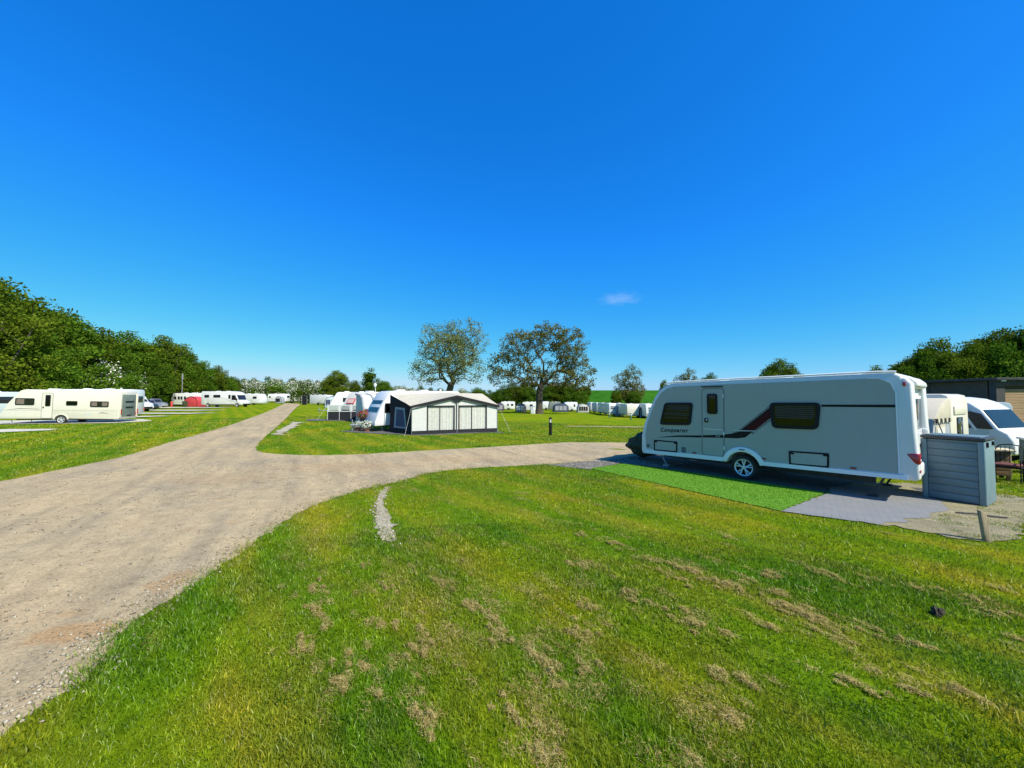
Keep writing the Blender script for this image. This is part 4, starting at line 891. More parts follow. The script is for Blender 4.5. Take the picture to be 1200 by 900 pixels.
# white motorhome on the left beyond the strips
def motorhome(name, label, loc, rotz, L=7.0, W=2.25, H=2.85, body=WHITE, z=None, wins=(), slope=1.3, overcab=True, glassside=None, detail=True):
    """cab at x=L"""
    t = thing(name, label, 'motorhome', (loc[0], loc[1], tz(*loc) if z is None else z), rotz)
    aR, aF = arc(1.25, .33, .40, 12, 168, 8), arc(L-1.0, .33, .40, 12, 168, 8)
    pr = [(0, .45), (0, H-.2), (.12, H-.05), (.3, H), (L-2.4, H), (L-1.9, H-.06)]
    if overcab: pr += [(L-1.35, H-.28), (L-1.15, H-.62)]
    else: pr += [(L-1.55, H-.30), (L-1.25, H-.62)]
    pr += [(L-.78, 1.28), (L-.12, 1.05), (L-.02, .75), (L, .42)]+[(p[0], p[1]) for p in aF]+[(L-1.5, .40), (1.75, .40)]+aR+[(.7, .42)]
    MB().prism(pr, 0, W).build('body', body, t, bevel=.06, seg=2, angle=38)
    # windscreen plate on the slope, side cab glass
    x0, z0, x1, z1 = (L-1.15, H-.62, L-.78, 1.28)
    d = Vector((x1-x0, z1-z0)); n = Vector((-d.y, d.x)).normalized()
    if n.x < 0: n = -n
    q = [(x0+d.x*.06+n.x*.015, z0+d.y*.06+n.y*.015), (x1-d.x*.05+n.x*.015, z1-d.y*.05+n.y*.015), (x1-d.x*.05-n.x*.02, z1-d.y*.05-n.y*.02), (x0+d.x*.06-n.x*.02, z0+d.y*.06-n.y*.02)]
    MB().prism(q, .14, W-.14).build('windscreen', DGLASS, t)
    plate(t, 'cab_window', rpoly([(L-2.0, 1.32), (L-1.02, 1.30), (L-1.32, H-.72), (L-1.98, H-.72)], .06, 2), DGLASS, 0, .015)
    cdoor = plate(t, 'cab_door', strip([(L-2.12, .55), (L-2.12, H-.62), (L-1.35, H-.62), (L-.95, 1.3), (L-.95, .8)], .02), LINE, 0, .012)
    for u0, u1, za, zb in wins: plate(t, 'window', rrect(u0, za, u1, zb, .06, 2), DGLASS, 0, .02)
    for u in (1.25, L-1.0):
        wheel(t, u, .10, .33, .33, .2); MB().lathe([(.001, W-.2), (.33, W-.18), (.33, W-.02), (.001, W)], (u, 0, .33), 'y', 14).build('wheel', RUBBER, t, True)
    plate(t, 'skirt', [(1.7, .40), (L-1.45, .40), (L-1.45, .55), (1.7, .55)], DGREY, 0, .02)
    for y in (.25, W-.25): MB().box((L-.04, y, .85), (.10, .30, .20)).build('headlight', CLEARG, t, bevel=.03)
    MB().box((L-.02, W/2, .55), (.10, W-.3, .20)).build('bumper', BLACK, t, bevel=.03)
    MB().box((L-.9, -.12, 1.45), (.10, .16, .30)).build('wing_mirror', BLACK, t, bevel=.02)
    for u in (L*.3, L*.55): MB().box((u, W/2, H+.03), (.6, .5, .08)).build('roof_light', WTRIM, t, bevel=.03)
    m = MB(); m.box((L/2, W/2, .36), (L*.8, W*.7, .14)); m.build('chassis', CHAS, t)
    return t
a, b = (-57.0, 70.6), (-49.2, 70.4)
motorhome('motorhome', 'white coachbuilt motorhome on a gravel strip beyond the cream caravan', a, face(a, b), 7.7, 2.3, 2.9, WHITE, wins=[(.6, 1.5, 1.75, 2.25), (2.3, 3.6, 1.75, 2.25), (5.1, 5.5, 1.55, 2.25)])
# cars parked by the wood
def car(label, loc, rotz, paint, L=4.4, H=1.62, suv=True):
    t = thing('parked_car', label, 'car', (loc[0], loc[1], tz(*loc)), rotz, 'cars parked by the wood'); W = 1.8
    aR, aF = arc(.85, .33, .38, 10, 170, 8), arc(L-.85, .33, .38, 10, 170, 8)
    MB().prism([(0, .35), (.02, .95), (.1, 1.02), (L-1.2, 1.02), (L-.25, .86), (L, .68), (L, .3)]+aF+[(L-1.35, .25), (1.35, .25)]+aR, 0, W).build('body', paint, t, bevel=.05, angle=35)
    cab = [(.12, 1.0), (.35, H-.06), (.7, H), (L*.56, H-.01), (L*.64, H-.06), (L-1.12, 1.0)]
    MB().prism(cab, .10, W-.10).build('cabin', paint, t, bevel=.05, angle=35)
    for y, s in ((.10, -1), (W-.10, 1)):
        plate(t, 'side_window', [(.42, 1.06), (.56, H-.12), (1.5, H-.10), (1.5, 1.06)], DGLASS, y, .012, s)
        plate(t, 'side_window', [(1.58, 1.06), (1.58, H-.10), (L*.60, H-.12), (L-1.34, 1.06)], DGLASS, y, .012, s)
    MB().prism([(L*.65+.01, H-.12), (L-1.16, 1.05), (L-1.10, 1.05), (L*.65+.07, H-.12)], .25, W-.25).build('windscreen', DGLASS, t)
    for u in (.85, L-.85):
        for y, s in ((.09, -1), (W-.09, 1)): wheel(t, u, y, .33, .33, .2, s)
    for y in (.25, W-.25):
        MB().box((L-.06, y, .72), (.12, .30, .14)).build('headlight', CLEARG, t, bevel=.02); MB().box((.01, y, .85), (.06, .2, .22)).build('tail_light', RED, t)
    return t
car('dark grey parked car directly right of the white van body by the wood', (-57.2, 56.5), R(-12), CARD)
car('silver parked car in the middle of the row by the wood', (-61.2, 61.5), R(-12), CARS, 4.3, 1.5)
car('silver estate car furthest right in the row by the wood', (-64.9, 66.5), R(-12), CARS, 4.6, 1.6)
motorhome('camper_van', 'white van parked left of the cars by the wood', (-54.6, 51.5), R(-8), 5.4, 2.0, 2.3, CARW, wins=[(.5, 2.2, 1.35, 1.85)])['category'] = 'van'
# pole, caravan with red awning and things around it
o = tag(MB().cyl((0, 0, 0), (0, 0, 6.6), .09, .06, 8).cyl((0, 0, 5.3), (0, 0, 6.3), .15, .15, 8).build('flag_pole', STEEL, None), 'tall thin pole rising behind the caravan with the red awning', 'pole'); o.location = (-65.6, 76.5, tz(-65.6, 76.5))
a, b = (-66.0, 74.6), (-59.6, 74.2)
caravan('caravan', 'white caravan with four small windows, red awning at its right end', 'caravan', a, face(a, b), 5.9, 2.2, 2.6, WHITE, 'box', wins=[(.6, 1.05, 1.35, 1.95), (1.35, 1.75, 1.35, 1.95), (1.9, 2.3, 1.35, 1.95), (2.6, 3.0, 1.35, 1.95)], detail=1, wx=2.6)
def dome_awning(name, label, loc, rotz, w, d, h, mat, group=None, wmat=None, wn=0, z=None):
    """awning with arched front facing -y"""
    t = thing(name, label, 'awning', (loc[0], loc[1], tz(*loc) if z is None else z), rotz, group)
    pts = [(0, 0), (.03*w, h*.62), (.16*w, h*.86), (.5*w, h), (.84*w, h*.86), (.97*w, h*.62), (w, 0)]
    MB().prism(pts, 0, d).build('canopy', mat, t, bevel=.05, angle=30)
    for k in range(wn):
        a = w*(.10+.8*k/wn); c = w*(.10+.8*(k+.82)/wn); plate(t, 'window_panel', [(a, h*.2), (c, h*.2), (c, h*.68), (a, h*.68)], wmat or DGLASS, 0, .02)
    plate(t, 'front_trim', strip([(p[0], p[1]) for p in pts], .08), CANVD if mat is not CANVD else CANVG, 0, .03)
    return t
dome_awning('awning', 'bright red awning on the far caravan at left', (-61.6, 72.4), R(-3), 2.6, 1.9, 1.95, CANVR)
def gas(label, loc, mat, h=.6):
    t = thing('gas_bottle', label, 'gas bottle', (loc[0], loc[1], tz(*loc)))
    MB().lathe([(.001, 0), (.17, .02), (.18, .08), (.18, h*.75), (.12, h*.9), (.05, h*.95), (.001, h*.96)], (0, 0, 0), 'z', 14).build('cylinder', mat, t, True)
    MB().lathe([(.09, h*.9), (.10, h*.9), (.10, h*1.08), (.09, h*1.08), (.09, h*.9)], (0, 0, 0), 'z', 12).build('collar', mat, t)
    return t
gas('red gas bottle standing left of the red awning', (-63.6, 72.0), CANVR, 1.0)
def bin_(label, loc, h=1.05, mat=CHAS, rz=0):
    t = thing('wheelie_bin', label, 'bin', (loc[0], loc[1], tz(*loc)), rz)
    v = [(-.22, -.26, .08), (.22, -.26, .08), (.22, .2, .08), (-.22, .2, .08), (-.28, -.34, h-.08), (.28, -.34, h-.08), (.28, .30, h-.08), (-.28, .30, h-.08)]
    m = MB(); m.add(v, [(0, 3, 2, 1), (4, 5, 6, 7), (0, 1, 5, 4), (1, 2, 6, 5), (2, 3, 7, 6), (3, 0, 4, 7)]); m.build('body', mat, t, bevel=.02)
    MB().box((0, -.02, h-.04), (.60, .70, .07)).build('lid', mat, t, bevel=.03)
    for x in (-.22, .22): MB().lathe([(.001, -.03), (.1, -.03), (.1, .03), (.001, .03)], (x, .26, .1), 'x', 12).build('wheel', RUBBER, t)
    MB().tube([(-.2, .33, h-.08), (-.2, .38, h-.03), (.2, .38, h-.03), (.2, .33, h-.08)], .015, 5).build('handle', mat, t)
    return t
bin_('dark bin in front of the caravan with the red awning', (-58.9, 69.4), 1.1, HITCHM)
caravan('caravan', 'white caravan half hidden behind the nose of the left motorhome', 'caravan', (-61.5, 86.0), R(-4), 5.6, 2.2, 2.5, WHITE, 'round', flip=True, wins=[(.9, 1.8, 1.4, 1.9)], detail=1)
# end of the track
caravan('caravan', 'white caravan end-on by the hedge, left of the track end', 'caravan', (-71.2, 112), R(3), 5.4, 2.2, 2.6, WHITE, 'box', wins=[(.5, 1.0, 1.4, 1.9)], detail=1)
dome_awning('awning', 'small grey awning on the caravan left of the track end', (-67.6, 110), R(3), 1.7, 1.9, 2.0, CANVG, wn=1)
caravan('caravan', 'white caravan with dark grey left side by the hedge, right of the track end', 'caravan', (-53.6, 102), R(-14), 5.9, 2.2, 2.7, WHITE, 'round', flip=True, wins=[], detail=1)
t = thing('windbreak', 'dark grey screen at left end of the caravan right of the track', 'windbreak', (-55.4, 101.6, tz(-55.4, 101.6)), R(-14))
MB().box((.8, 0, 1.25), (1.7, .05, 2.5)).build('panel', CANVD, t); 
for x in (0, 1.6): MB().cyl((x, -.05, 0), (x, -.05, 2.55), .04, n=6).build('pole', STEEL, t)

# ------------------------------------------------------------------ centre: caravans, windbreak, the big awning
dome_awning('awning', 'pale blue grey awning far left of the centre caravan row', (-37.0, 76), R(8), 2.6, 2.6, 2.3, PALEB, wn=2, wmat=CANVB)
caravan('caravan', 'white caravan behind the pale blue grey awning in the centre row', 'caravan', (-35.2, 78.5), R(8), 6, 2.2, 2.5, WHITE, 'slope', detail=1)
caravan('caravan', 'white caravan with sloped nose, second back in the centre row', 'caravan', (-21.6, 45.2), R(24), 6, 2.2, 2.6, WHITE, 'slope', wins=[(1.6, 2.6, 1.4, 1.9)], detail=1)
# cream caravan with a red framed notice in its nose
cz = thing('caravan', 'cream caravan with a red framed notice in its sloping front, behind the windbreak', 'caravan', (-16.3, 36.4, tz(-15, 36)-.05), R(28))
prf = [(.0, .36), (-.02, .75), (.40, 1.45), (.75, 2.1), (1.05, 2.52), (1.4, 2.62), (5.6, 2.62), (5.95, 2.4), (6, .4)]
# this one shows its nose: its axis points away from the camera
cz.rotation_euler = (0, 0, R(62))
MB().prism(prf, -3.2, -.0).build('body', CREAM, cz, bevel=.08, seg=3, angle=25)
sl_ = math.atan2(2.1-1.45, .35)
fr = MB().box((.515, -.95, 1.74), (.05, 1.00, .56), M=Matrix.Rotation(math.pi/2-sl_, 3, 'Y')).build('notice_frame', REDP, cz)
MB().box((.500, -.95, 1.748), (.05, .82, .40), M=Matrix.Rotation(math.pi/2-sl_, 3, 'Y')).build('notice', CURT, fr)
MB().box((.02, -1.6, .92), (.06, 2.6, .06)).build('front_rail', BLACK, cz)
m = MB(); m.lathe([(.001, -.4), (.31, -.38), (.31, -.2), (.001, -.18)], (3.2, 0, .31), 'y', 14); m.lathe([(.001, -3.0), (.31, -2.98), (.31, -2.8), (.001, -2.78)], (3.2, 0, .31), 'y', 14); m.build('wheel_pair', RUBBER, cz)
for y in (-.9, -2.1): MB().box((3, y, .33), (4.6, .06, .12)).build('chassis', CHAS, cz)
MB().box((2.2, -1.5, 2.68), (.6, .6, .10)).build('roof_light', WTRIM, cz, bevel=.03)
m = MB(); m.cyl((3.4, -1.0, 2.6), (3.4, -1.0, 3.3), .025, n=6); m.lathe([(.001, .0), (.15, .04), (.22, .10)], (3.25, -1.0, 3.35), 'x', 12); m.build('aerial', WTRIM, cz)
# windbreak
wb = thing('windbreak', 'black and white windbreak with clear panels in front of the cream caravan', 'windbreak', (-16.2, 33.9, tz(-15, 34)), R(4))
n = 4; ww = 4.0
for k in range(n):
    x0, x1 = k*ww/n, (k+1)*ww/n
    p = MB().box(((x0+x1)/2, 0, .40), (ww/n-.03, .03, .74)).build('lower_panel', CANVD, wb)
    MB().ring(rrect(x0+.02, .78, x1-.02, 1.36, .03, 1), rrect(x0+.12, .84, x1-.12, 1.30, .03, 1), -.015, .015).build('upper_panel', CANVW, wb)
    MB().box(((x0+x1)/2, .004, 1.07), (ww/n-.26, .008, .46)).build('clear_panel', CLEARG, wb)
for k in range(n+1): MB().cyl((k*ww/n, 0, 0), (k*ww/n, 0, 1.45), .022, n=6).build('pole', WTRIM, wb)
MB().tube([(0, -.02, 1.35), (-.7, -.6, .0)], .008, 4).build('guy_rope', CANVW, wb)
wb2 = thing('windbreak', 'second windbreak, dark with white posts, left of the red flowers', 'windbreak', (-12.0, 34.0, tz(-12, 34)), R(-12))
for k in range(2):
    MB().box((k*1.05+.5, 0, .42), (1.0, .03, .76)).build('lower_panel', CANVD, wb2); MB().box((k*1.05+.5, 0, 1.08), (1.0, .02, .46)).build('upper_panel', CANVW, wb2)
for k in range(3): MB().cyl((k*1.05, 0, 0), (k*1.05, 0, 1.45), .022, n=6).build('pole', WTRIM, wb2)
# inflatable grey awnings between the cream caravan and the big awning
def air_awning(label, loc, rotz, w, d, h, m1, m2):
    t = thing('air_awning', label, 'awning', (loc[0], loc[1], tz(*loc)), rotz)
    side = [(0, 0), (.12, h*.55), (.45, h*.88), (.95, h), (d, h+.12), (d, 0)]           # in (y,z): front at y=0
    MB().prismx(side, 0, w).build('canopy', m1, t, bevel=.06, seg=2, angle=30)
    for x in (0, w*.5, w):
        MB().tube([(x, p[0]-.02, p[1]) for p in side[:5]], .09, 8).build('air_beam', m2, t, True)
    for a_, c_ in ((.07, .44), (.56, .93)):
        p = [(x_, y_) for x_, y_ in ((w*a_, 0), (w*c_, 0))]
        v = [(w*a_, .03+.0, .55), (w*c_, .03, .55), (w*c_, .10, h*.53), (w*a_, .10, h*.53)]
        v2 = [(q[0], q[1]-.035, q[2]) for q in v]
        m = MB(); m.add(v+v2, [(0, 1, 2, 3), (7, 6, 5, 4), (0, 4, 5, 1), (1, 5, 6, 2), (2, 6, 7, 3), (3, 7, 4, 0)]); m.build('window_panel', CANVB, t)
    return t
air_awning('grey inflatable awning right of the cream caravan with the notice', (-11.6, 37.2), R(30), 2.6, 2.5, 2.3, CANVG, CANVW)
air_awning('pale grey inflatable awning just behind the nose of the awning caravan', (-11.75, 30.6), R(38), 1.7, 2.2, 2.25, CANVW, CANVG)
caravan('caravan', 'white caravan behind the inflatable grey awnings', 'caravan', (-11.2, 39.6), R(30), 6.0, 2.2, 2.6, WHITE, 'slope', detail=1)
caravan('caravan', 'white caravan standing behind the pale grey inflatable awning', 'caravan', (-10.4, 32.5), R(38), 5.2, 2.2, 2.55, WHITE, 'slope', detail=1)

# caravan that carries the big awning, nose to the left
a, b = (-8.35, 23.45), (-3.6, 27.25)
ac = caravan('caravan', 'white caravan with blue tinted front window, attached to the big cream awning', 'caravan', a, face(a, b), 6.0, 2.25, 2.55, WHITE, 'slope', wins=[(.62, 1.2, 1.15, 1.75)], wx=3.2, rear_win=False)
q = []
for (x_, z_) in ((.26, 1.20), (.62, 1.92)): q.append((x_, z_))
d_ = Vector((q[1][0]-q[0][0], q[1][1]-q[0][1])).normalized(); n_ = Vector((-d_.y, d_.x))
MB().prism([(q[0][0]+n_.x*.03, q[0][1]+n_.y*.03), (q[1][0]+n_.x*.03, q[1][1]+n_.y*.03), (q[1][0]-n_.x*.03, q[1][1]-n_.y*.03), (q[0][0]-n_.x*.03, q[0][1]-n_.y*.03)], .25, 2.0).build('front_window', DGLASS, ac)
# the big awning
FL, FR = Vector((-5.64, 21.7)), Vector((-.92, 23.95)); ax = (FR-FL).normalized(); LW = (FR-FL).length
aw = thing('awning', 'large cream roofed awning with white curtained windows and black trim', 'awning', (FL.x, FL.y, 0), face(FL, FR))
dep, hE, hA, hB = 2.3, 1.62, 2.22, 2.42
flare = -.85
# roof: two front slopes meeting at a peak, running back to the caravan rail
def fab(pts, th=.012):
    """thin quilt of quads with thickness along the mean normal"""
    v = [Vector(p) for p in pts]; n = (v[1]-v[0]).cross(v[-1]-v[0]).normalized()*th; k = len(v); m = MB()
    m.add([p for p in v]+[p-n for p in v], [tuple(range(k)), tuple(range(2*k-1, k-1, -1))]+[(i, (i+1) % k, (i+1) % k+k, i+k) for i in range(k)]); return m
roofm = MB()
def cloth(P00, P10, P11, P01, nx=10, ny=6, sag=.06, th=.01):
    m = MB(); P = [Vector(p) for p in (P00, P10, P11, P01)]; V = []
    nn = (P[1]-P[0]).cross(P[3]-P[0]).normalized()
    for s_ in (0, 1):
        for j in range(ny+1):
            for i in range(nx+1):
                u, w_ = i/nx, j/ny; p = P[0]*(1-u)*(1-w_)+P[1]*u*(1-w_)+P[2]*u*w_+P[3]*(1-u)*w_
                p -= nn*(sag*math.sin(u*math.pi)*math.sin(w_*math.pi)+.006*math.sin(u*23+w_*9))+nn*th*s_; V.append(p)
    a_ = (nx+1)*(ny+1); F = []
    for j in range(ny):
        for i in range(nx):
            k = j*(nx+1)+i; F += [(k, k+1, k+nx+2, k+nx+1), (k+a_, k+nx+1+a_, k+nx+2+a_, k+1+a_)]
    return m.add(V, F)
c_ = LW*.5
r1 = cloth((-.08, -.05, hE), (c_, -.12, hA), (c_+.0, dep, hB), (flare+.15, dep, hB-.12), sag=.07); r1.build('roof', CANVC, aw, True)
r2 = cloth((c_, -.12, hA), (LW+.08, -.05, hE), (LW-.1, dep, hB-.05), (c_, dep, hB), sag=.07); r2.build('roof', CANVC, aw, True)
# front walls: corner panels, two curtained windows, mud skirt
hz = lambda x: hE+(hA-hE)*(1-abs(x-c_)/c_)
def wall(name, x0, x1, z0, z1a, z1b, mat, y=0, parent=aw, t_=.012):
    return MB().prism([(x0, z0), (x1, z0), (x1, z1b), (x0, z1a)], y, y+t_).build(name, mat, parent)
wall('corner_panel', .02, .86, .20, hz(0)-.14, hz(.86)-.12, CANVW); wall('corner_panel', LW-.70, LW-.02, .20, hz(LW-.7)-.12, hz(LW)-.14, CANVW)
wall('gable_panel', .86, c_-.08, 1.62, hz(.86)-.06, hz(c_-.08)-.12, CANVW); wall('gable_panel', c_+.08, LW-.70, 1.62, hz(c_+.08)-.12, hz(LW-.7)-.06, CANVW)
for x0, x1 in ((.90, c_-.16), (c_+.16, LW-.74)):
    f_ = MB().ring([(x0-.05, .18), (x1+.05, .18), (x1+.05, 1.64), (x0-.05, 1.64)], [(x0+.02, .22), (x1-.02, .22), (x1-.02, 1.57), (x0+.02, 1.57)], -.02, .02).build('window_frame', CANVD, aw)
    MB().box(((x0+(x1-x0)*.46), .02, .9), (.035, .02, 1.34)).build('curtain_gap', CANVD, f_)
    for h0, h1 in ((0, .44), (.48, 1.0)):
        m = MB(); k = 18; xa, xb = x0+.02+(x1-x0-.04)*h0, x0+.02+(x1-x0-.04)*h1
        for i in range(k):
            u0, u1 = xa+(xb-xa)*i/k, xa+(xb-xa)*(i+1)/k; y0, y1 = .035+.034*(i % 2)*rng.uniform(.4, 1), .035+.034*((i+1) % 2)
            m.add([(u0, y0, .22), (u1, y1, .22), (u1, y1, 1.57), (u0, y0, 1.57)], [(0, 1, 2, 3)])
        m.build('curtain', CURTW, f_)
    MB().box(((x0+x1)/2, .07, .9), (x1-x0-.02, .01, 1.36)).build('backing', CURTW, f_)
wall('centre_panel', c_-.12, c_-.035, .2, 2.0, 2.05, CANVW); wall('centre_panel', c_+.035, c_+.12, .2, 2.05, 2.0, CANVW)
MB().box((c_, -.01, 1.08), (.07, .03, 1.95)).build('centre_seam', CANVD, aw)
m = MB()
for i in range(30):
    u0, u1 = LW*i/30, LW*(i+1)/30; y0, y1 = -.03*(i % 2), -.03*((i+1) % 2); m.add([(u0, y0-.03, .0), (u1, y1-.03, .0), (u1, -.01, .22), (u0, -.01, .22)], [(0, 1, 2, 3)])
m.build('mud_skirt', CANVD, aw)
for s_, (xa, za, xb, zb) in enumerate(((-.08, hE, c_, hA), (LW+.08, hE, c_, hA))):
    MB().prism([(xa, za-.13), (xb, zb-.15), (xb, zb+.02), (xa, za+.02)], -.125, -.09).build('front_trim', CANVD, aw)
MB().prism([(c_-.55, hA-.15), (c_+.55, hA-.15), (c_+.06, hA-.38), (c_-.06, hA-.38)], -.10, -.085).build('peak_trim', CANVD, aw)
# left end wall with its dark window, right end wall
def endwall(x0, xb, mat, name):
    return fab([(x0, 0, .0), (xb, dep, .0), (xb, dep, hB-.14), (x0, 0, hE-.02)]).build(name, mat, aw)
el = endwall(0, flare, CANVD, 'end_wall'); endwall(LW, LW-.1, CANVC, 'end_wall')
def on_end(u, z, o=.02): return (flare*u-o*.93, dep*u-o*.35, z)
fab([on_end(.22, .32), on_end(.80, .32), on_end(.74, 1.55), on_end(.30, 1.50)][::-1], .015).build('end_window', CANVG, el)
fab([on_end(.28, .42, .045), on_end(.70, .42, .045), on_end(.66, 1.42, .045), on_end(.36, 1.38, .045)][::-1], .015).build('end_window_pane', CANVB, el)
for x, y in ((0, 0), (LW, 0), (c_, -.05)): MB().cyl((x, y-.03, 0), (x, y-.03, hE if x != c_ else hA), .016, n=6).build('pole', STEEL, aw)
for x0, x1 in ((-.02, -.55), (LW+.02, LW+.5)): MB().tube([(x0, -.05, hE), (x1, -.9, 0)], .006, 4).build('guy_rope', CANVW, aw)

# flowers by the caravan nose
def planter(label, loc, mat, pot, w=.5, h=.3, n=500, fr=.35, name='flower_pot'):
    t = thing(name, label, 'flower pot', (loc[0], loc[1], tz(*loc)))
    MB().lathe([(.001, 0), (w*.36, 0), (w*.5, h), (w*.46, h), (w*.44, h*.9), (.001, h*.88)], (0, 0, 0), 'z', 16).build('pot', pot, t, True)
    for nm, mt, k, s in (('leaves', LEAFM, n, .07), ('flowers', mat, n, .06)):
        d = rng.normal(0, 1, (k, 3)); d /= np.linalg.norm(d, axis=1)[:, None]; rr = fr*rng.uniform(.45, 1, k)**.5*(1.0 if nm == 'flowers' else .9)
        c = d*rr[:, None]*np.array([1.15, 1.15, .75])+np.array([0, 0, h+fr*.45]); c[:, 2] = np.maximum(c[:, 2], h*.8)
        a = rng.normal(0, 1, (k, 3)); b = np.cross(a, d); a /= np.linalg.norm(a, axis=1)[:, None]; b /= np.linalg.norm(b, axis=1)[:, None]+1e-6
        V = np.stack([c-a*s/2, c-b*s/2, c+a*s/2, c+b*s/2], 1).reshape(-1, 3)
        tag(link(nm, soup(nm, V, np.arange(4*k).reshape(k, 4), mt, rng.random(k)), t), kind='stuff')
    return t
planter('white flowering pot left of the awning caravan, at its nose', (-9.0, 23.9), FLOWW, TERRA, .5, .22, 420, .40)
planter('second white flowering pot, nearest the track, beside the caravan nose', (-9.7, 24.3), FLOWW, TERRA, .45, .22, 380, .34)
planter('tub of red flowers behind the white flower pots', (-9.65, 25.3), FLOWR, CHAS, .6, .75, 520, .48)
# bollard light on the lawn
t = thing('bollard_light', 'black bollard light with white head on the middle lawn', 'bollard', (2.16, 21.7, 0))
MB().lathe([(.001, 0), (.085, 0), (.085, .70), (.001, .70)], (0, 0, 0), 'z', 16).build('post', BLACK, t, True)
MB().lathe([(.001, .70), (.07, .70), (.07, .90), (.001, .90)], (0, 0, 0), 'z', 16).build('lens', CURTW, t, True)
MB().lathe([(.09, .90), (.095, .97), (.001, 1.0)], (0, 0, 0), 'z', 16).build('cap', BLACK, t, True)
for k in range(4): MB().cyl((.08*math.cos(k*1.57+.7), .08*math.sin(k*1.57+.7), .69), (.08*math.cos(k*1.57+.7), .08*math.sin(k*1.57+.7), .91), .008, n=5).build('guard', BLACK, t)

# ------------------------------------------------------------------ far rows of caravans beyond the oak
def X_(px, Y): return (px-600)/451*Y
FAR = 'distant caravans beyond the lawn'
def farvan(label, px0, px1, Y, rz=0, body=WHITE, front='round', flip=False, wins=(), H=2.55, W=2.2, dz=0):
    x0, x1 = X_(px0, Y), X_(px1, Y)
    return caravan('caravan', label, 'caravan', (x0, Y), R(rz), max(2.3, x1-x0), W, H, body, front, flip, wins, detail=1, group=FAR, roof=True, z=tz((x0+x1)/2, Y)+dz, hitch=False)
def endvan(label, px0, px1, Y, H=2.5, body=WHITE, rz=0, win=True, L=5.6, dz=0):
    """stands with its flat end towards the camera"""
    x0, x1 = X_(px0, Y), X_(px1, Y); W = x1-x0
    t = thing('caravan', label, 'caravan', (x0, Y, tz((x0+x1)/2, Y)+dz), R(rz), FAR)
    MB().prismx([(0, .36), (-.05, .9), (0, 1.6), (.18, H-.12), (.4, H), (L-.4, H), (L-.05, H-.3), (L, .4)], 0, W).build('body', body, t, bevel=.1, seg=3, angle=30)
    if win: MB().prismx([(-.045, 1.35), (.02, 1.35), (.14, H-.62), (.06, H-.60)], W*.2, W*.8).build('end_window', DGLASS, t)
    for x in (.06, W-.06): MB().lathe([(.001, x-.06), (.31, x-.06), (.31, x+.06), (.001, x+.06)], (0, L*.5, .31), 'x', 12).build('wheel', RUBBER, t)
    for x in (.2, W-.2): MB().box((x, -.03, .75), (.14, .04, .22)).build('tail_light', RED, t)
    MB().box((W/2, L/2, .33), (W*.6, L*.8, .12)).build('chassis', CHAS, t)
    MB().box((W/2, L*.4, H+.04), (.5, .6, .09)).build('roof_light', WTRIM, t, bevel=.03)
    return t
farvan('white caravan behind the plum awning, leftmost of the far row', 586, 603.5, 113, 2, wins=[(2.1, 2.6, 1.3, 1.9), (3.2, 3.9, 1.3, 1.9)])
dome_awning('awning', 'plum coloured awning at the left end of the far row', (X_(580, 108), 108), R(2), 2.6, 2.6, 2.2, CANVP, 'awnings of the far row', wn=2, wmat=CANVG)
farvan('white caravan behind the navy awning, left of the oak trunk', 611, 631, 102, -2, wins=[(2.2, 3.0, 1.3, 1.9)])
dome_awning('awning', 'navy awning with pale windows left of the oak trunk', (X_(604, 98), 98), R(0), 2.75, 2.6, 2.2, CANVB, 'awnings of the far row', wn=2, wmat=PALEB)
farvan('white caravan showing just right of the oak trunk', 635, 642.5, 118, 0)
farvan('grey green caravan with dark awning, right of the oak', 643, 657, 112, 0, SAGE)
dome_awning('awning', 'wide charcoal awning right of the oak trunk', (X_(649, 100), 100), R(3), 3.9, 2.6, 2.25, CANVB, 'awnings of the far row', wn=3, wmat=CANVG)
farvan('white caravan with a door, behind the wide charcoal awning', 661, 677, 103, 3, wins=[(2.6, 3.0, 1.3, 2.0)])
dome_awning('awning', 'white awning with four dark window panels in the far row', (X_(677, 97), 97), R(0), 2.9, 2.4, 2.2, CANVW, 'awnings of the far row', wn=4, wmat=CANVD)
endvan('small white caravan end-on between the far awnings and the green posts', 692.5, 698.5, 98)
endvan('grey white caravan end-on, left of the first green service post', 699, 705, 90, body=PALEB)
endvan('white caravan end-on with pale window, right of a grey one', 706.5, 712, 83)
endvan('white caravan end-on behind the left green service post', 713.5, 722.5, 77)
dome_awning('awning', 'small grey awning between two end-on white caravans', (X_(722.5, 76), 76), R(0), .9, 2.5, 2.1, CANVG, 'awnings of the far row')
endvan('narrow white caravan end-on between the two green service posts', 726, 732, 75)
MBt = endvan('widest white end-on caravan of the far row, behind the right green post', 734.5, 752.5, 69, 2.45, CREAM, win=False)
dome_awning('awning', 'dark awning at right of the widest far caravan', (X_(750.5, 68), 68), R(0), .9, 2.5, 2.1, CANVD, 'awnings of the far row')
endvan('white caravan end-on just left of the grey caravan roofline', 756.5, 772, 66)
def service_post(label, px, Y):
    x = X_(px, Y); t = thing('service_post', label, 'service post', (x, Y, tz(x, Y)), 0, 'green service posts')
    MB().box((0, 0, .55), (.22, .18, 1.1)).build('post', GREENP, t, bevel=.02); MB().box((0, 0, 1.13), (.26, .22, .08)).build('cap', WTRIM, t, bevel=.02); MB().box((0, -.10, .8), (.14, .03, .2)).build('socket_box', WTRIM, t)
service_post('green service post left of the widest far caravan', 714, 66); service_post('green service post in front of the widest far caravan', 739, 60)
bin_('dark bin at the foot of the oak, left of its trunk', (X_(614.5, 83), 83), 1.5)
o = thing('caravan_step', 'white cabinet standing by the oak trunk', 'cabinet', (X_(624.5, 84.5), 84.5, tz(4.6, 84.5)))
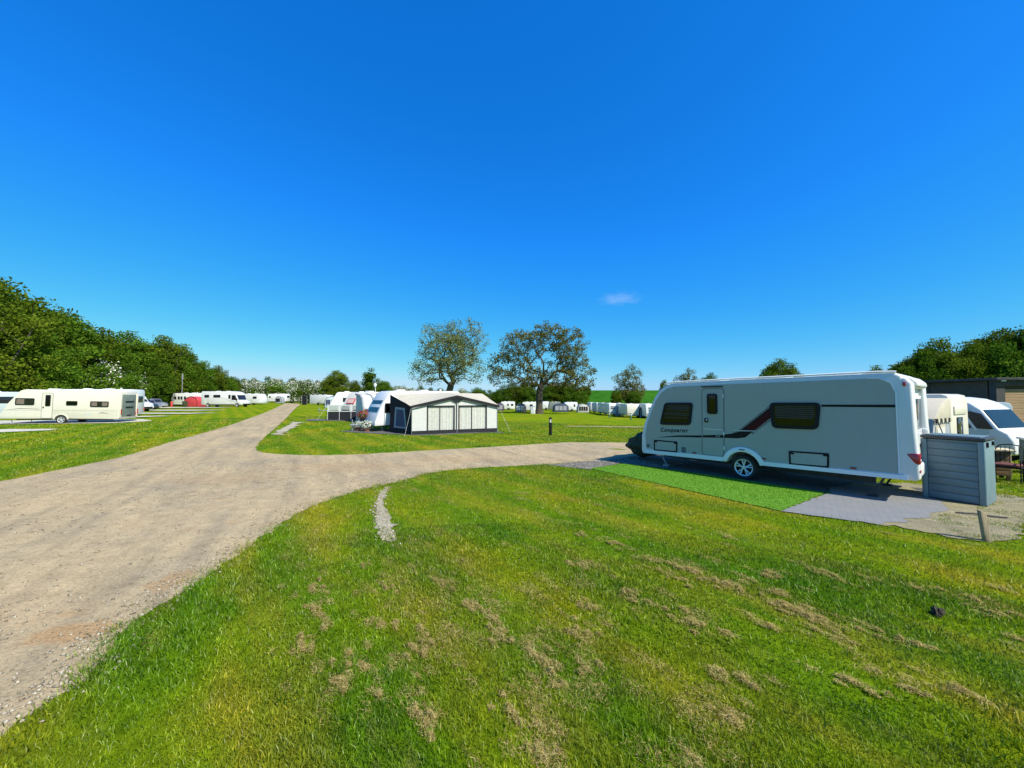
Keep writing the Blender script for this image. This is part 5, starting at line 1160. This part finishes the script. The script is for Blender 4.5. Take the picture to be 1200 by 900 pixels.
MB().box((0, 0, .8), (1.0, .7, 1.6)).build('body', WHITE, o, bevel=.04); MB().box((0, -.36, .8), (.02, .02, 1.4)).build('door_gap', LINE, o); MB().box((0, 0, 1.63), (1.1, .8, .06)).build('top', WTRIM, o); o.name = 'cabinet'

# ------------------------------------------------------------------ right background
# cream caravan with a beige porch awning
D2 = Vector((.5, -.866)); a2 = Vector((14.9, 13.1)); f2 = a2-D2*6.2
cc = caravan('caravan', 'cream caravan behind the storage box, tall end with narrow window', 'caravan', (f2.x, f2.y), math.atan2(D2.y, D2.x), 6.2, 2.2, 2.62, CREAM, 'round', wins=[], door=3.0, wx=3.4, z=tz(15, 13.5), rear_win=False)
MB().box((6.215, 1.0, 1.45), (.03, .62, .72)).build('rear_window', DGLASS, cc, bevel=.02)
MB().box((6.21, 1.1, 2.05), (.05, 1.5, .30)).build('rear_moulding', CREAM, cc, bevel=.03)
p0 = a2+D2*.02
pa = thing('awning', 'beige porch awning on the cream caravan behind the storage box', 'awning', (p0.x, p0.y, tz(13.5, 13)), math.atan2(D2.y, D2.x))
sd = [(0, 0), (0, 2.38), (-.5, 2.34), (-1.15, 2.12), (-1.75, 1.70), (-1.95, 1.45), (-2.15, 0)]
MB().prismx([(0, 1.72), (0, 2.40), (-.5, 2.36), (-1.15, 2.14), (-1.75, 1.72)], -3.2, 0).build('roof', CANVC, pa, bevel=.05, angle=25)
MB().prismx([(-.02, 0), (-.02, 1.72), (-1.75, 1.72), (-2.1, 0)], -3.1, -.05).build('walls', CANVG, pa)
for k in range(8): MB().prismx(rpoly([(-.05-k*.215, 1.74), (-.05-(k+.92)*.215, 1.74), (-.05-(k+.8)*.215, 1.60), (-.05-(k+.12)*.215, 1.60)], .03, 2), 0.0, .02).build('scallop', CANVD if k % 2 else CANVC, pa)
fw = MB().prismx([(-.55, .25), (-.62, 1.55), (-1.55, 1.50), (-1.75, .25)], -.05, -.03).build('end_window', CANVC, pa)
MB().prismx([(-.68, .35), (-.72, 1.45), (-1.48, 1.40), (-1.62, .35)], -.03, -.015).build('end_window_pane', CURTW, fw)
MB().tube([(.03, -1.7, 1.7), (.6, -2.3, 0)], .015, 5).build('guy_pole', CHAS, pa)
# low profile motorhome with big windscreen
D3 = Vector((.314, -.949)); c3 = Vector((19.55, 15.05)); f3 = c3-D3*6.6
mh = thing('motorhome', 'white low-profile motorhome with large dark windscreen behind the storage box', 'motorhome', (f3.x, f3.y, tz(19, 15.5)-.02), math.atan2(D3.y, D3.x))
Lm = 6.6
pr = [(0, .42), (0, 2.55), (.3, 2.70), (4.6, 2.74), (5.1, 2.66), (5.45, 2.50), (5.75, 2.24), (6.20, 1.46), (6.45, 1.30), (6.6, .98), (6.62, .45)]+arc(5.7, .34, .42, 12, 168, 8)+[(5.1, .40), (2.0, .40)]+arc(1.4, .34, .42, 12, 168, 8)
MB().prism(pr, 0, 2.25).build('body', WHITE, mh, bevel=.10, seg=3, angle=50)
plate(mh, 'side_panel', rpoly([(.1, .6), (5.2, .6), (6.0, 1.30), (5.4, 2.3), (4.9, 2.52), (.1, 2.55)], .1, 3), PALEB, 0, .006)  # white side in shade: its blue grey cast is put into this plate's colour
plate(mh, 'side_window', rpoly([(3.6, 1.46), (5.50, 1.44), (5.15, 2.02), (4.8, 2.16), (3.6, 2.16)], .1, 3), DGLASS, -.006, .014)
plate(mh, 'cab_window', rpoly([(5.62, 1.44), (6.08, 1.44), (5.76, 2.05), (5.40, 2.16), (5.32, 2.02)], .05, 3), DGLASS, -.006, .016)
plate(mh, 'pillar', strip([(5.60, 1.38), (5.26, 2.04), (4.8, 2.40)], .06), WTRIM, -.006, .02)
d_ = Vector((6.20-5.75, 1.46-2.24)).normalized(); n_ = Vector((-d_.y, d_.x)); n_ = n_ if n_.x > 0 else -n_
MB().prism([(5.77+n_.x*.02, 2.21+n_.y*.02), (6.19+n_.x*.02, 1.49+n_.y*.02), (6.19-n_.x*.05, 1.49-n_.y*.05), (5.77-n_.x*.05, 2.21-n_.y*.05)], .08, 2.17).build('windscreen', DGLASS, mh)
for u in (1.4, 5.7): wheel(mh, u, .11, .34, .34, .2); MB().lathe([(.001, 2.05), (.34, 2.06), (.34, 2.22), (.001, 2.24)], (u, 0, .34), 'y', 14).build('wheel', RUBBER, mh)
for y in (.28, 1.97): MB().box((6.42, y, 1.02), (.25, .36, .20)).build('headlight', CLEARG, mh, bevel=.04)
MB().box((6.58, 1.12, .62), (.08, 1.7, .22)).build('grille', BLACK, mh, bevel=.02); MB().box((3, 1.1, .36), (5.2, 1.6, .12)).build('chassis', CHAS, mh)
# pale blue grey caravan further back, dark window
D4 = Vector((.80, -.60)); c4_ = Vector((23.6, 18.15)); f4 = c4_-D4*6
b4 = caravan('caravan', 'pale blue grey caravan with rounded roof in front of the timber shed', 'caravan', (f4.x, f4.y), math.atan2(D4.y, D4.x), 6.0, 2.2, 2.62, PALEB, 'round', wins=[(3.2, 4.6, 1.45, 2.15)], wx=3.3, z=tz(23, 18)+.04)
plate(b4, 'decal', [(3.0, 2.32), (3.15, 2.42), (4.9, 2.42), (4.9, 2.36), (3.2, 2.36)], DECAL, 0, .005)
# timber shed: long wall in shade-toned dark boards, larch end
SC = Vector((26.35, 21.0)); sd1 = Vector((.08, .997)); sd2 = Vector((.997, -.08))
sh = thing('timber_shed', 'long flat-roofed timber shed, dark side wall and tan end, at right', 'shed', (SC.x, SC.y, tz(SC.x, SC.y)-.25), math.atan2(sd2.y, sd2.x))
zr = 3.05-(tz(SC.x, SC.y)-.25); LS, WS = 24, 7       # local x along the tan end, local y along the dark wall
MB().box((WS/2, LS/2, zr/2), (WS-.1, LS-.1, zr-.05)).build('core', DARKW, sh)
m = MB(); nb = int(zr/.15)
for k in range(nb): m.box((-.02-.006*(k % 2), LS/2, .08+k*.15), (.05, LS-.6, .138))
tag(m.build('side_cladding', DARKW, sh), kind='stuff')
m = MB()
for k in range(nb-3): m.box((WS/2+.2, -.02-.004*(k % 2), .08+k*.15), (WS-.5, .05, .140))
tag(m.build('end_cladding', TANW, sh), kind='stuff')
for x, y in ((-.03, -.03),): MB().box((x+.12, y+.02, zr/2), (.42, .34, zr)).build('corner_post', CHAS, sh)
for k in range(5): MB().box((-.055, 3.5+k*4.2, zr/2), (.04, .10, zr-.05)).build('batten', CHAS, sh)
MB().box((WS/2, LS/2-.1, zr+.06), (WS+.7, LS+.7, .14)).build('roof', ROOFM, sh, bevel=.02); MB().box((WS/2, -.25, zr-.14), (WS+.5, .06, .30)).build('fascia', ROOFM, sh)
for y in (4.6, 7.6, 14.5): MB().box((-.075, y, zr-.52), (.05, .62, .24)).build('wall_light', SAGE, sh)
MB().box((.1, -.32, zr-.02), (.16, .10, .10)).build('flood_light', WTRIM, sh)
# timber unit, sage tub and garden chairs by the storage box
tu = thing('timber_cabinet', 'brown timber outdoor cabinet with pale top plank right of the storage box', 'cabinet', (12.9, 11.85, tz(13.4, 11.4)), math.atan2(-.6, .8))
MB().box((.75, .30, .46), (1.46, .52, .66)).build('carcass', BROWNW, tu)
for k in range(5): MB().box((.75, .02, .20+k*.145), (1.44, .03, .138)).build('board', BROWNW, tu, bevel=.006)
for x in (.04, 1.46): 
    for y in (.05, .55): MB().box((x, y, .40), (.08, .08, .80)).build('leg', BROWNW, tu, bevel=.006)
for k in range(3): MB().box((.75, .06+k*.22, .85), (1.7, .205, .045)).build('top_plank', PALEW, tu, bevel=.008)
for k in range(4): MB().box((1.52, .10+k*.135, .48), (.025, .09, .68)).build('end_slat', PALEW, tu, bevel=.005)
tb = thing('storage_cabinet', 'sage grey garden cabinet at the right edge behind the chairs', 'cabinet', (17.35, 12.9, tz(17.5, 13)), math.atan2(-.6, .8))
MB().box((.9, .5, .56), (1.8, 1.0, 1.12)).build('body', SAGE, tb, bevel=.03); MB().box((.9, .5, 1.15), (1.9, 1.1, .07)).build('lid', WTRIM, tb, bevel=.02)
for k in range(4): MB().box((.25+k*.44, -.012, .56), (.40, .02, 1.0)).build('panel', SAGE, tb, bevel=.006)
def garden_chair(label, loc, rz):
    t = thing('garden_chair', label, 'chair', (loc[0], loc[1], tz(*loc)), rz, 'black metal garden chairs')
    for x in (-.25, .25):
        for y, z in ((-.24, .62), (.24, .45)): MB().cyl((x, y, 0), (x, y, z), .014, n=6).build('leg', BLACK, t)
        MB().tube([(x, -.24, .62), (x, .0, .66), (x, .27, .62)], .016, 6).build('armrest', BLACK, t, True)
    MB().tube([(-.25, .24, .45), (-.25, .34, .90), (-.18, .36, 1.0), (0, .37, 1.03), (.18, .36, 1.0), (.25, .34, .90), (.25, .24, .45)], .016, 6).build('back_frame', BLACK, t, True)
    for k in range(5): MB().cyl((-.16+k*.08, .25, .47), (-.16+k*.08, .355, .98), .007, n=5).build('back_bar', BLACK, t)
    MB().box((0, 0, .43), (.52, .50, .03)).build('seat', BLACK, t, bevel=.01); MB().box((0, -.01, .485), (.48, .46, .08)).build('cushion', CUSH, t, bevel=.035, seg=3)
garden_chair('black metal garden chair with brick red cushion, beside the timber cabinet', (13.75, 10.75), R(-60))
garden_chair('black metal garden chair cut by the right edge of the photo', (14.75, 10.85), R(-150))

# ------------------------------------------------------------------ trees
def tube_mesh(pos, par, rad, sides, mat, name):
    V, F = [], []; th = np.linspace(0, 2*np.pi, sides, endpoint=False)
    for i, p in enumerate(par):
        if p < 0: continue
        a, b = pos[p], pos[i]; d = b-a; L = np.linalg.norm(d)
        if L < 1e-5: continue
        d = d/L; u = np.cross(d, (0, 0, 1.) if abs(d[2]) < .9 else (1., 0, 0)); u /= np.linalg.norm(u); w_ = np.cross(d, u)
        ra, rb = min(rad[p], rad[i]*1.5+.01), rad[i]; n0 = len(V)
        ring = np.cos(th)[:, None]*u+np.sin(th)[:, None]*w_
        V += list(a-d*ra*.2+ring*ra)+list(b+ring*rb); F += [(n0+k, n0+(k+1) % sides, n0+sides+(k+1) % sides, n0+sides+k) for k in range(sides)]
    me = bpy.data.meshes.new(name); me.from_pydata([tuple(v) for v in V], [], F); me.materials.append(mat)
    me.polygons.foreach_set('use_smooth', [True]*len(me.polygons)); return me
def leaf_mesh(C, mats, name, size, jitter=.5, rnd=None):
    n = len(C); a = rng.normal(0, 1, (n, 3)); a /= np.linalg.norm(a, axis=1)[:, None]; b = np.cross(a, rng.normal(0, 1, (n, 3))); b /= np.linalg.norm(b, axis=1)[:, None]
    s = (size*rng.uniform(1-jitter, 1+jitter, n))[:, None]
    V = np.stack([C-a*s*.6, C-b*s*.36, C+a*s*.6, C+b*s*.36], 1).reshape(-1, 3)
    return soup(name, V, np.arange(4*n).reshape(n, 4), mats, rng.random(n) if rnd is None else rnd)
def grow(blobs, trunk_h, n, seed, base_r, tip=.02, step=.8, sides=5, lean=(0, 0), flare=1.5, shell=.35, maxr=None):
    """trunk and limbs grown towards points spread through the crown; returns (pos, parent, radius, tips)"""
    r = np.random.default_rng(seed); T = []
    wts = np.array([b[3]*b[4]*b[5] for b in blobs]); wts = wts/wts.sum()
    for k in r.choice(len(blobs), n, p=wts):
        b = blobs[k]; d = r.normal(0, 1, 3); d /= np.linalg.norm(d); q = r.random()**shell
        T.append(np.array(b[:3])+d*q*np.array(b[3:6]))
    T = np.array(T); top = np.array([lean[0], lean[1], trunk_h])
    pos = [np.array([0, 0, -.3])]; par = [-1]; m = max(3, int(trunk_h/step))
    for i in range(1, m+1):
        t = i/m; pos.append(np.array([lean[0]*t+r.normal(0, .03), lean[1]*t+r.normal(0, .03), trunk_h*t])); par.append(i-1)
    ok = [i >= m*.8 for i in range(m+1)]; depth = [np.linalg.norm(p-top) for p in pos]; tips = []
    for t in T[np.argsort(np.linalg.norm(T-top, axis=1))]:
        P = np.array(pos); dd = np.linalg.norm(P-t, axis=1)+.22*np.array(depth); dd[~np.array(ok)] = 1e9
        j = int(np.argmin(dd)); L = np.linalg.norm(t-P[j]); k = max(1, int(L/step)); prev = j
        for i in range(1, k+1):
            u = i/k; q = P[j]*(1-u)+t*u+r.normal(0, .10*min(1, L), 3)*(u < 1); q[2] += .10*L*math.sin(u*math.pi)
            pos.append(q); par.append(prev); ok.append(True); depth.append(depth[prev]+L/k); prev = len(pos)-1
        tips.append(prev)
    cnt = np.zeros(len(pos))
    for t in tips: cnt[t] += 1
    for i in range(len(pos)-1, 0, -1): cnt[par[i]] += cnt[i]
    rad = tip*np.maximum(cnt, 1)**.44
    kk = base_r/rad[1]; rad = np.where(cnt > 3, rad*(1+(kk-1)*np.clip(cnt/n, 0, 1)**1.6), rad)
    rad[0] = base_r*flare; rad[1] = base_r*(1+.25*(flare-1))
    return np.array(pos), par, rad, np.array(pos)[tips]
def tree_meshes(key, blobs, trunk_h, n, seed, base_r, leaf, per, lsize, spread, sides=5, tip=.02, step=.8, lean=(0, 0), bloss=0, shell=.35, barkm=BARK):
    pos, par, rad, tips = grow(blobs, trunk_h, n, seed, base_r, tip, step, sides, lean, shell=shell)
    tm = tube_mesh(pos, par, rad, sides, barkm, key+'_trunk')
    C = np.repeat(tips, per, 0)+np.clip(rng.normal(0, 1, (len(tips)*per, 3)), -1.5, 1.5)*np.array([spread, spread, spread*.75]); k = C[:, 2] > .3; C = C[k]
    cl = np.repeat(rng.random(len(tips)), per)[k]; rv = np.clip(.55*rng.random(len(C))+.45*cl, 0, 1)
    cm = leaf_mesh(C, leaf, key+'_crown', lsize, rnd=rv); bm_ = None
    if bloss:
        out = tips[rng.random(len(tips)) < bloss]; B = np.repeat(out, per, 0)+rng.normal(0, 1, (len(out)*per, 3))*spread*.9; B = B[B[:, 2] > .4]
        ctr = tips.mean(0); dv = B-ctr; B = B+dv/np.linalg.norm(dv, axis=1)[:, None]*.25
        bm_ = leaf_mesh(B, BLOSS, key+'_blossom', lsize*.8)
    return tm, cm, bm_
def tree(name, label, meshes, x, y, s=(1, 1, 1), rz=0, group=None, cat='tree', dz=0):
    t = thing(name, label, cat, (x, y, tz(x, y)+dz), rz, group, s)
    link('trunk', meshes[0], t); link('crown', meshes[1], t)
    if meshes[2]: link('blossom', meshes[2], t)
    return t
# the three open-grown trees of the middle
oak1 = tree_meshes('ash', [(-3.2, 0, 8.5, 3.9, 4.5, 3.2), (3.0, 0, 8.6, 3.9, 4.5, 3.3), (-1.4, 0, 14.0, 3.9, 4.2, 3.2), (3.0, 0, 14.0, 4.1, 4.2, 3.7), (0, 0, 11, 5.5, 5, 4)], 4.2, 620, 4, .62, LEAFA, 25, .21, .46, tip=.022, shell=.30)
tree('ash_tree', 'tall sparse grey green tree behind the cream awning, left of the oak', oak1, -11.5, 70, dz=0)
oak2 = tree_meshes('oak', [(-8.6, 0, 9.8, 3.4, 4.5, 4.0), (-4.2, 0, 14.4, 4.6, 5.5, 4.2), (1.8, 0, 16.8, 4.4, 5.5, 3.4), (6.8, 0, 14.6, 4.0, 5, 4.6), (8.8, 0, 8.6, 3.4, 5, 4.2), (-2.6, 0, 8.6, 5.0, 5, 3.0), (4, 0, 9.0, 4.4, 5, 3.6)], 4.2, 800, 8, .78, LEAFO, 27, .27, .42, tip=.024, shell=.30)
tree('oak_tree', 'broad spreading oak with bronze green leaves in the centre', oak2, 6.05, 85)
oak3 = tree_meshes('copper', [(-2.2, 0, 7.4, 3.3, 3.5, 4.2), (1.6, 0, 9.8, 3.2, 3.5, 4.0), (3.4, 0, 5.5, 2.2, 3, 3.2), (0, 0, 4.2, 4, 3.5, 2)], 2.5, 300, 12, .42, LEAFC, 26, .28, .46, tip=.024, shell=.32)
tree('oak_tree', 'smaller bronze tinted tree above the far row, right of the oak', oak3, X_(736, 130), 130, (1, 1, 1.12))
# denser kinds
round_t = [tree_meshes('round%d' % i, bl, 2.6, 110, 30+i, .34, lf, 260, .20, .58, sides=4, tip=.03, step=1.2, shell=.24) for i, (bl, lf) in enumerate((
    ([(0, 0, 5.6, 3.9, 3.9, 3.2), (1.6, .6, 8.0, 2.6, 2.6, 2.0), (-1.7, -.8, 7.4, 2.6, 2.6, 2.2), (0, 0, 3.0, 3.9, 3.9, 2.2)], LEAFD),
    ([(0, 0, 5.2, 4.2, 4.0, 3.0), (-1.0, .4, 7.8, 2.8, 2.8, 2.0), (2.2, -.6, 6.6, 2.2, 2.2, 2.0), (0, 0, 2.8, 4.2, 4.0, 2.0)], LEAFM),
    ([(0, 0, 5.0, 3.2, 3.2, 3.6), (.5, 0, 8.2, 2.2, 2.2, 2.2), (0, 0, 2.6, 3.4, 3.4, 2.0)], LEAFD)))]
haw = [tree_meshes('haw%d' % i, [(0, 0, 2.6, 2.6, 2.4, 2.0), (.8, 0, 3.8, 1.7, 1.6, 1.4), (-.9, 0, 1.6, 2.0, 2.0, 1.3)], .8, 80, 60+i, .14, LEAFM, 170, .20, .48, sides=4, tip=.03, step=.8, bloss=(.38, .5, .16)[i], shell=.3) for i in range(3)]
poplar = tree_meshes('poplar', [(0, 0, 7, 1.5, 1.5, 5.0), (.3, 0, 11, 1.0, 1.0, 2.2)], 2.5, 70, 71, .25, LEAFM, 70, .34, .6, sides=4, tip=.03, step=1.2)
# wood on the left: an edge running away from the camera
def wood_line():
    # px, top y, depth
    rows = [(-95, 335, 44), (-55, 318, 46), (-15, 330, 49), (12, 338, 48), (38, 352, 51), (62, 366, 53), (84, 378, 55), (104, 388, 57), (116, 402, 60), (-30, 352, 41), (30, 385, 45), (60, 398, 49),
            (148, 395, 72), (168, 396, 75), (188, 404, 79), (208, 413, 84), (226, 421, 89), (244, 430, 95), (260, 438, 101), (272, 445, 107), (178, 425, 72), (205, 432, 80), (232, 440, 88)]
    for i, (px, ty, Y) in enumerate(rows):
        x = X_(px, Y); g = tz(x, Y); h = 2.1+(466-ty)/451*Y-g; k = h*(.93 if i < 12 else 1)/9.6
        lab, grp = ('dense dark green tree of the wood behind the cream caravan', 'wood behind the cream caravan') if i < 12 else ('rounded green tree of the second wood block beyond the parked cars', 'second wood block')
        wsc = max(.62, k*(1.05 if i < 12 else .95))
        tree('wood_tree', lab, round_t[i % 3 if i < 12 else (1, 0, 1, 2)[i % 4]], x, Y, (wsc, wsc, k), i*1.7, grp)
wood_line()
for nm, px, ty, Y in (('leftmost', 84, 436, 51), ('largest, second from left', 112, 428, 53), ('third from left', 132, 436, 56), ('rightmost', 150, 440, 60)):
    x = X_(px, Y); k = (2.1+(466-ty)/451*Y-tz(x, Y))/5.0
    tree('hawthorn_bush', nm+' of four white hawthorns at the foot of the wood', haw[2], x, Y, (k, k, k), px, 'hawthorns at the foot of the wood', 'bush')
# hedge of hawthorns across the back
hd = [(px, 120+(px-165)*.12) for px in range(165, 480, 11)]
for i, (px, Y) in enumerate(hd):
    ty = 449+2.2*math.sin(i*2.1)+(4 if px < 285 else 0)+(5 if px > 400 else 0); x = X_(px, Y); k = (2.1+(466-ty)/451*Y-tz(x, Y))/5.0
    if 230 <= px <= 300 or px < 230: Y2 = Y-8
    tree('hawthorn_bush', 'white flowering hawthorn bush of the long hedge behind the track end', haw[i % 2], x, Y, (k*1.45, k*1.2, k), i*2.3, 'hawthorns of the long hedge', 'bush')
for i, px in enumerate((292, 318, 342, 366)):
    Y = 150; x = X_(px, Y); k = (2.1+(466-(445, 443, 446, 447)[i])/451*Y-tz(x, Y))/9.6
    tree('hedge_tree', 'dark treetop showing above the long hawthorn hedge', round_t[i % 3], x, Y, (k*1.0, k, k), i, 'treetops above the hedge')
for lab, px, ty, Y, ms, wk in (('round dark green tree above the hedge, left of centre', 393, 437, 128, round_t[0], 1.0), ('slim upright tree left of the tall sparse ash', 432, 434, 140, poplar, 1.25), ('low leafy tree beside the slim upright tree', 446, 445, 138, round_t[1], .8), ('small round tree right of the dark round tree', 417, 449, 138, round_t[2], .9)):
    x = X_(px, Y); k = (2.1+(466-ty)/451*Y-tz(x, Y))/(9.6 if ms is not poplar else 12.6)
    tree('field_tree', lab, ms, x, Y, (k*wk, k*wk, k), px*.1)
for i, px in enumerate((462, 478, 494, 510, 543, 560)):
    Y = 150; x = X_(px, Y); k = (2.1+(466-(455, 456, 453, 456, 457, 455)[i])/451*Y-tz(x, Y))/9.6
    tree('hedge_tree', 'low green hedge tree behind the cream awning roof', (round_t+haw[:2])[(1, 4, 3, 0, 3, 1)[i]], x, Y, (k*1.3 if i not in (1, 2, 4) else k*2, k*1.2, k if i not in (1, 2, 4) else k*1.9), i, 'hedge behind the awning')
for i, (px, ty) in enumerate(((577, 458), (592, 453), (606, 450), (621, 452), (640, 451), (654, 449), (667, 450), (677, 455))):
    Y = 140; x = X_(px, Y); k = (2.1+(466-ty)/451*Y-tz(x, Y))/9.6
    tree('hedge_tree', 'mid green tree of the belt behind the oak trunk', round_t[(1, 1, 0)[i % 3]], x, Y, (k*1.25, k*1.1, k), i*1.3, 'tree belt behind the oak')
for lab, px, ty, Y, ms, wk in (('small dark tree on the skyline of the crop field', 687, 452, 300, round_t[0], .9), ('dark leaning shape of a tree left above the grey caravan nose', 779, 449, 130, round_t[2], .6),
    ('pale sparse tree above the front of the grey caravan roof', 804, 432, 140, oak3, .95), ('small green treetop right of the pale sparse tree', 832, 439, 150, round_t[1], .7), ('dark round tree above the middle of the grey caravan roof', 917, 426, 120, round_t[0], 1.0), ('low yellow green treetop left of the dark round one', 898, 437, 118, round_t[1], .6),
    ('low bush showing beneath the bronze tree at the far row', 742, 459, 126, round_t[1], .9), ('second low bush beneath the bronze tree, left of it', 722, 460, 126, round_t[0], .8)):
    x = X_(px, Y); k = (2.1+(466-ty)/451*Y-tz(x, Y))/(9.6 if ms is not oak3 else 13.6)
    tree('field_tree', lab, ms, x, Y, (k*wk, k*wk, k), px*.1)
# belt behind the shed on the right
for i, (px, ty, Y) in enumerate(((1032, 438, 46), (1043, 434, 45), (1054, 431, 46), (1065, 428, 45), (1076, 423, 44), (1087, 421, 45), (1096, 415, 44), (1104, 408, 45), (1114, 415, 44), (1124, 418, 43), (1134, 414, 44), (1144, 412, 43), (1154, 413, 42), (1164, 415, 43), (1174, 410, 42), (1184, 403, 42), (1194, 393, 41), (1204, 387, 42), (1222, 392, 42), (1245, 385, 42))):
    x = X_(px, Y); k = (2.1+(466-ty)/451*Y-tz(x, Y))/9.6
    tree('belt_tree', 'leafy tree of the belt behind the timber shed', round_t[(1, 0, 1, 2)[i % 4]], x, Y, (k*.85, k*.85, k), i*2.1, 'tree belt behind the shed')
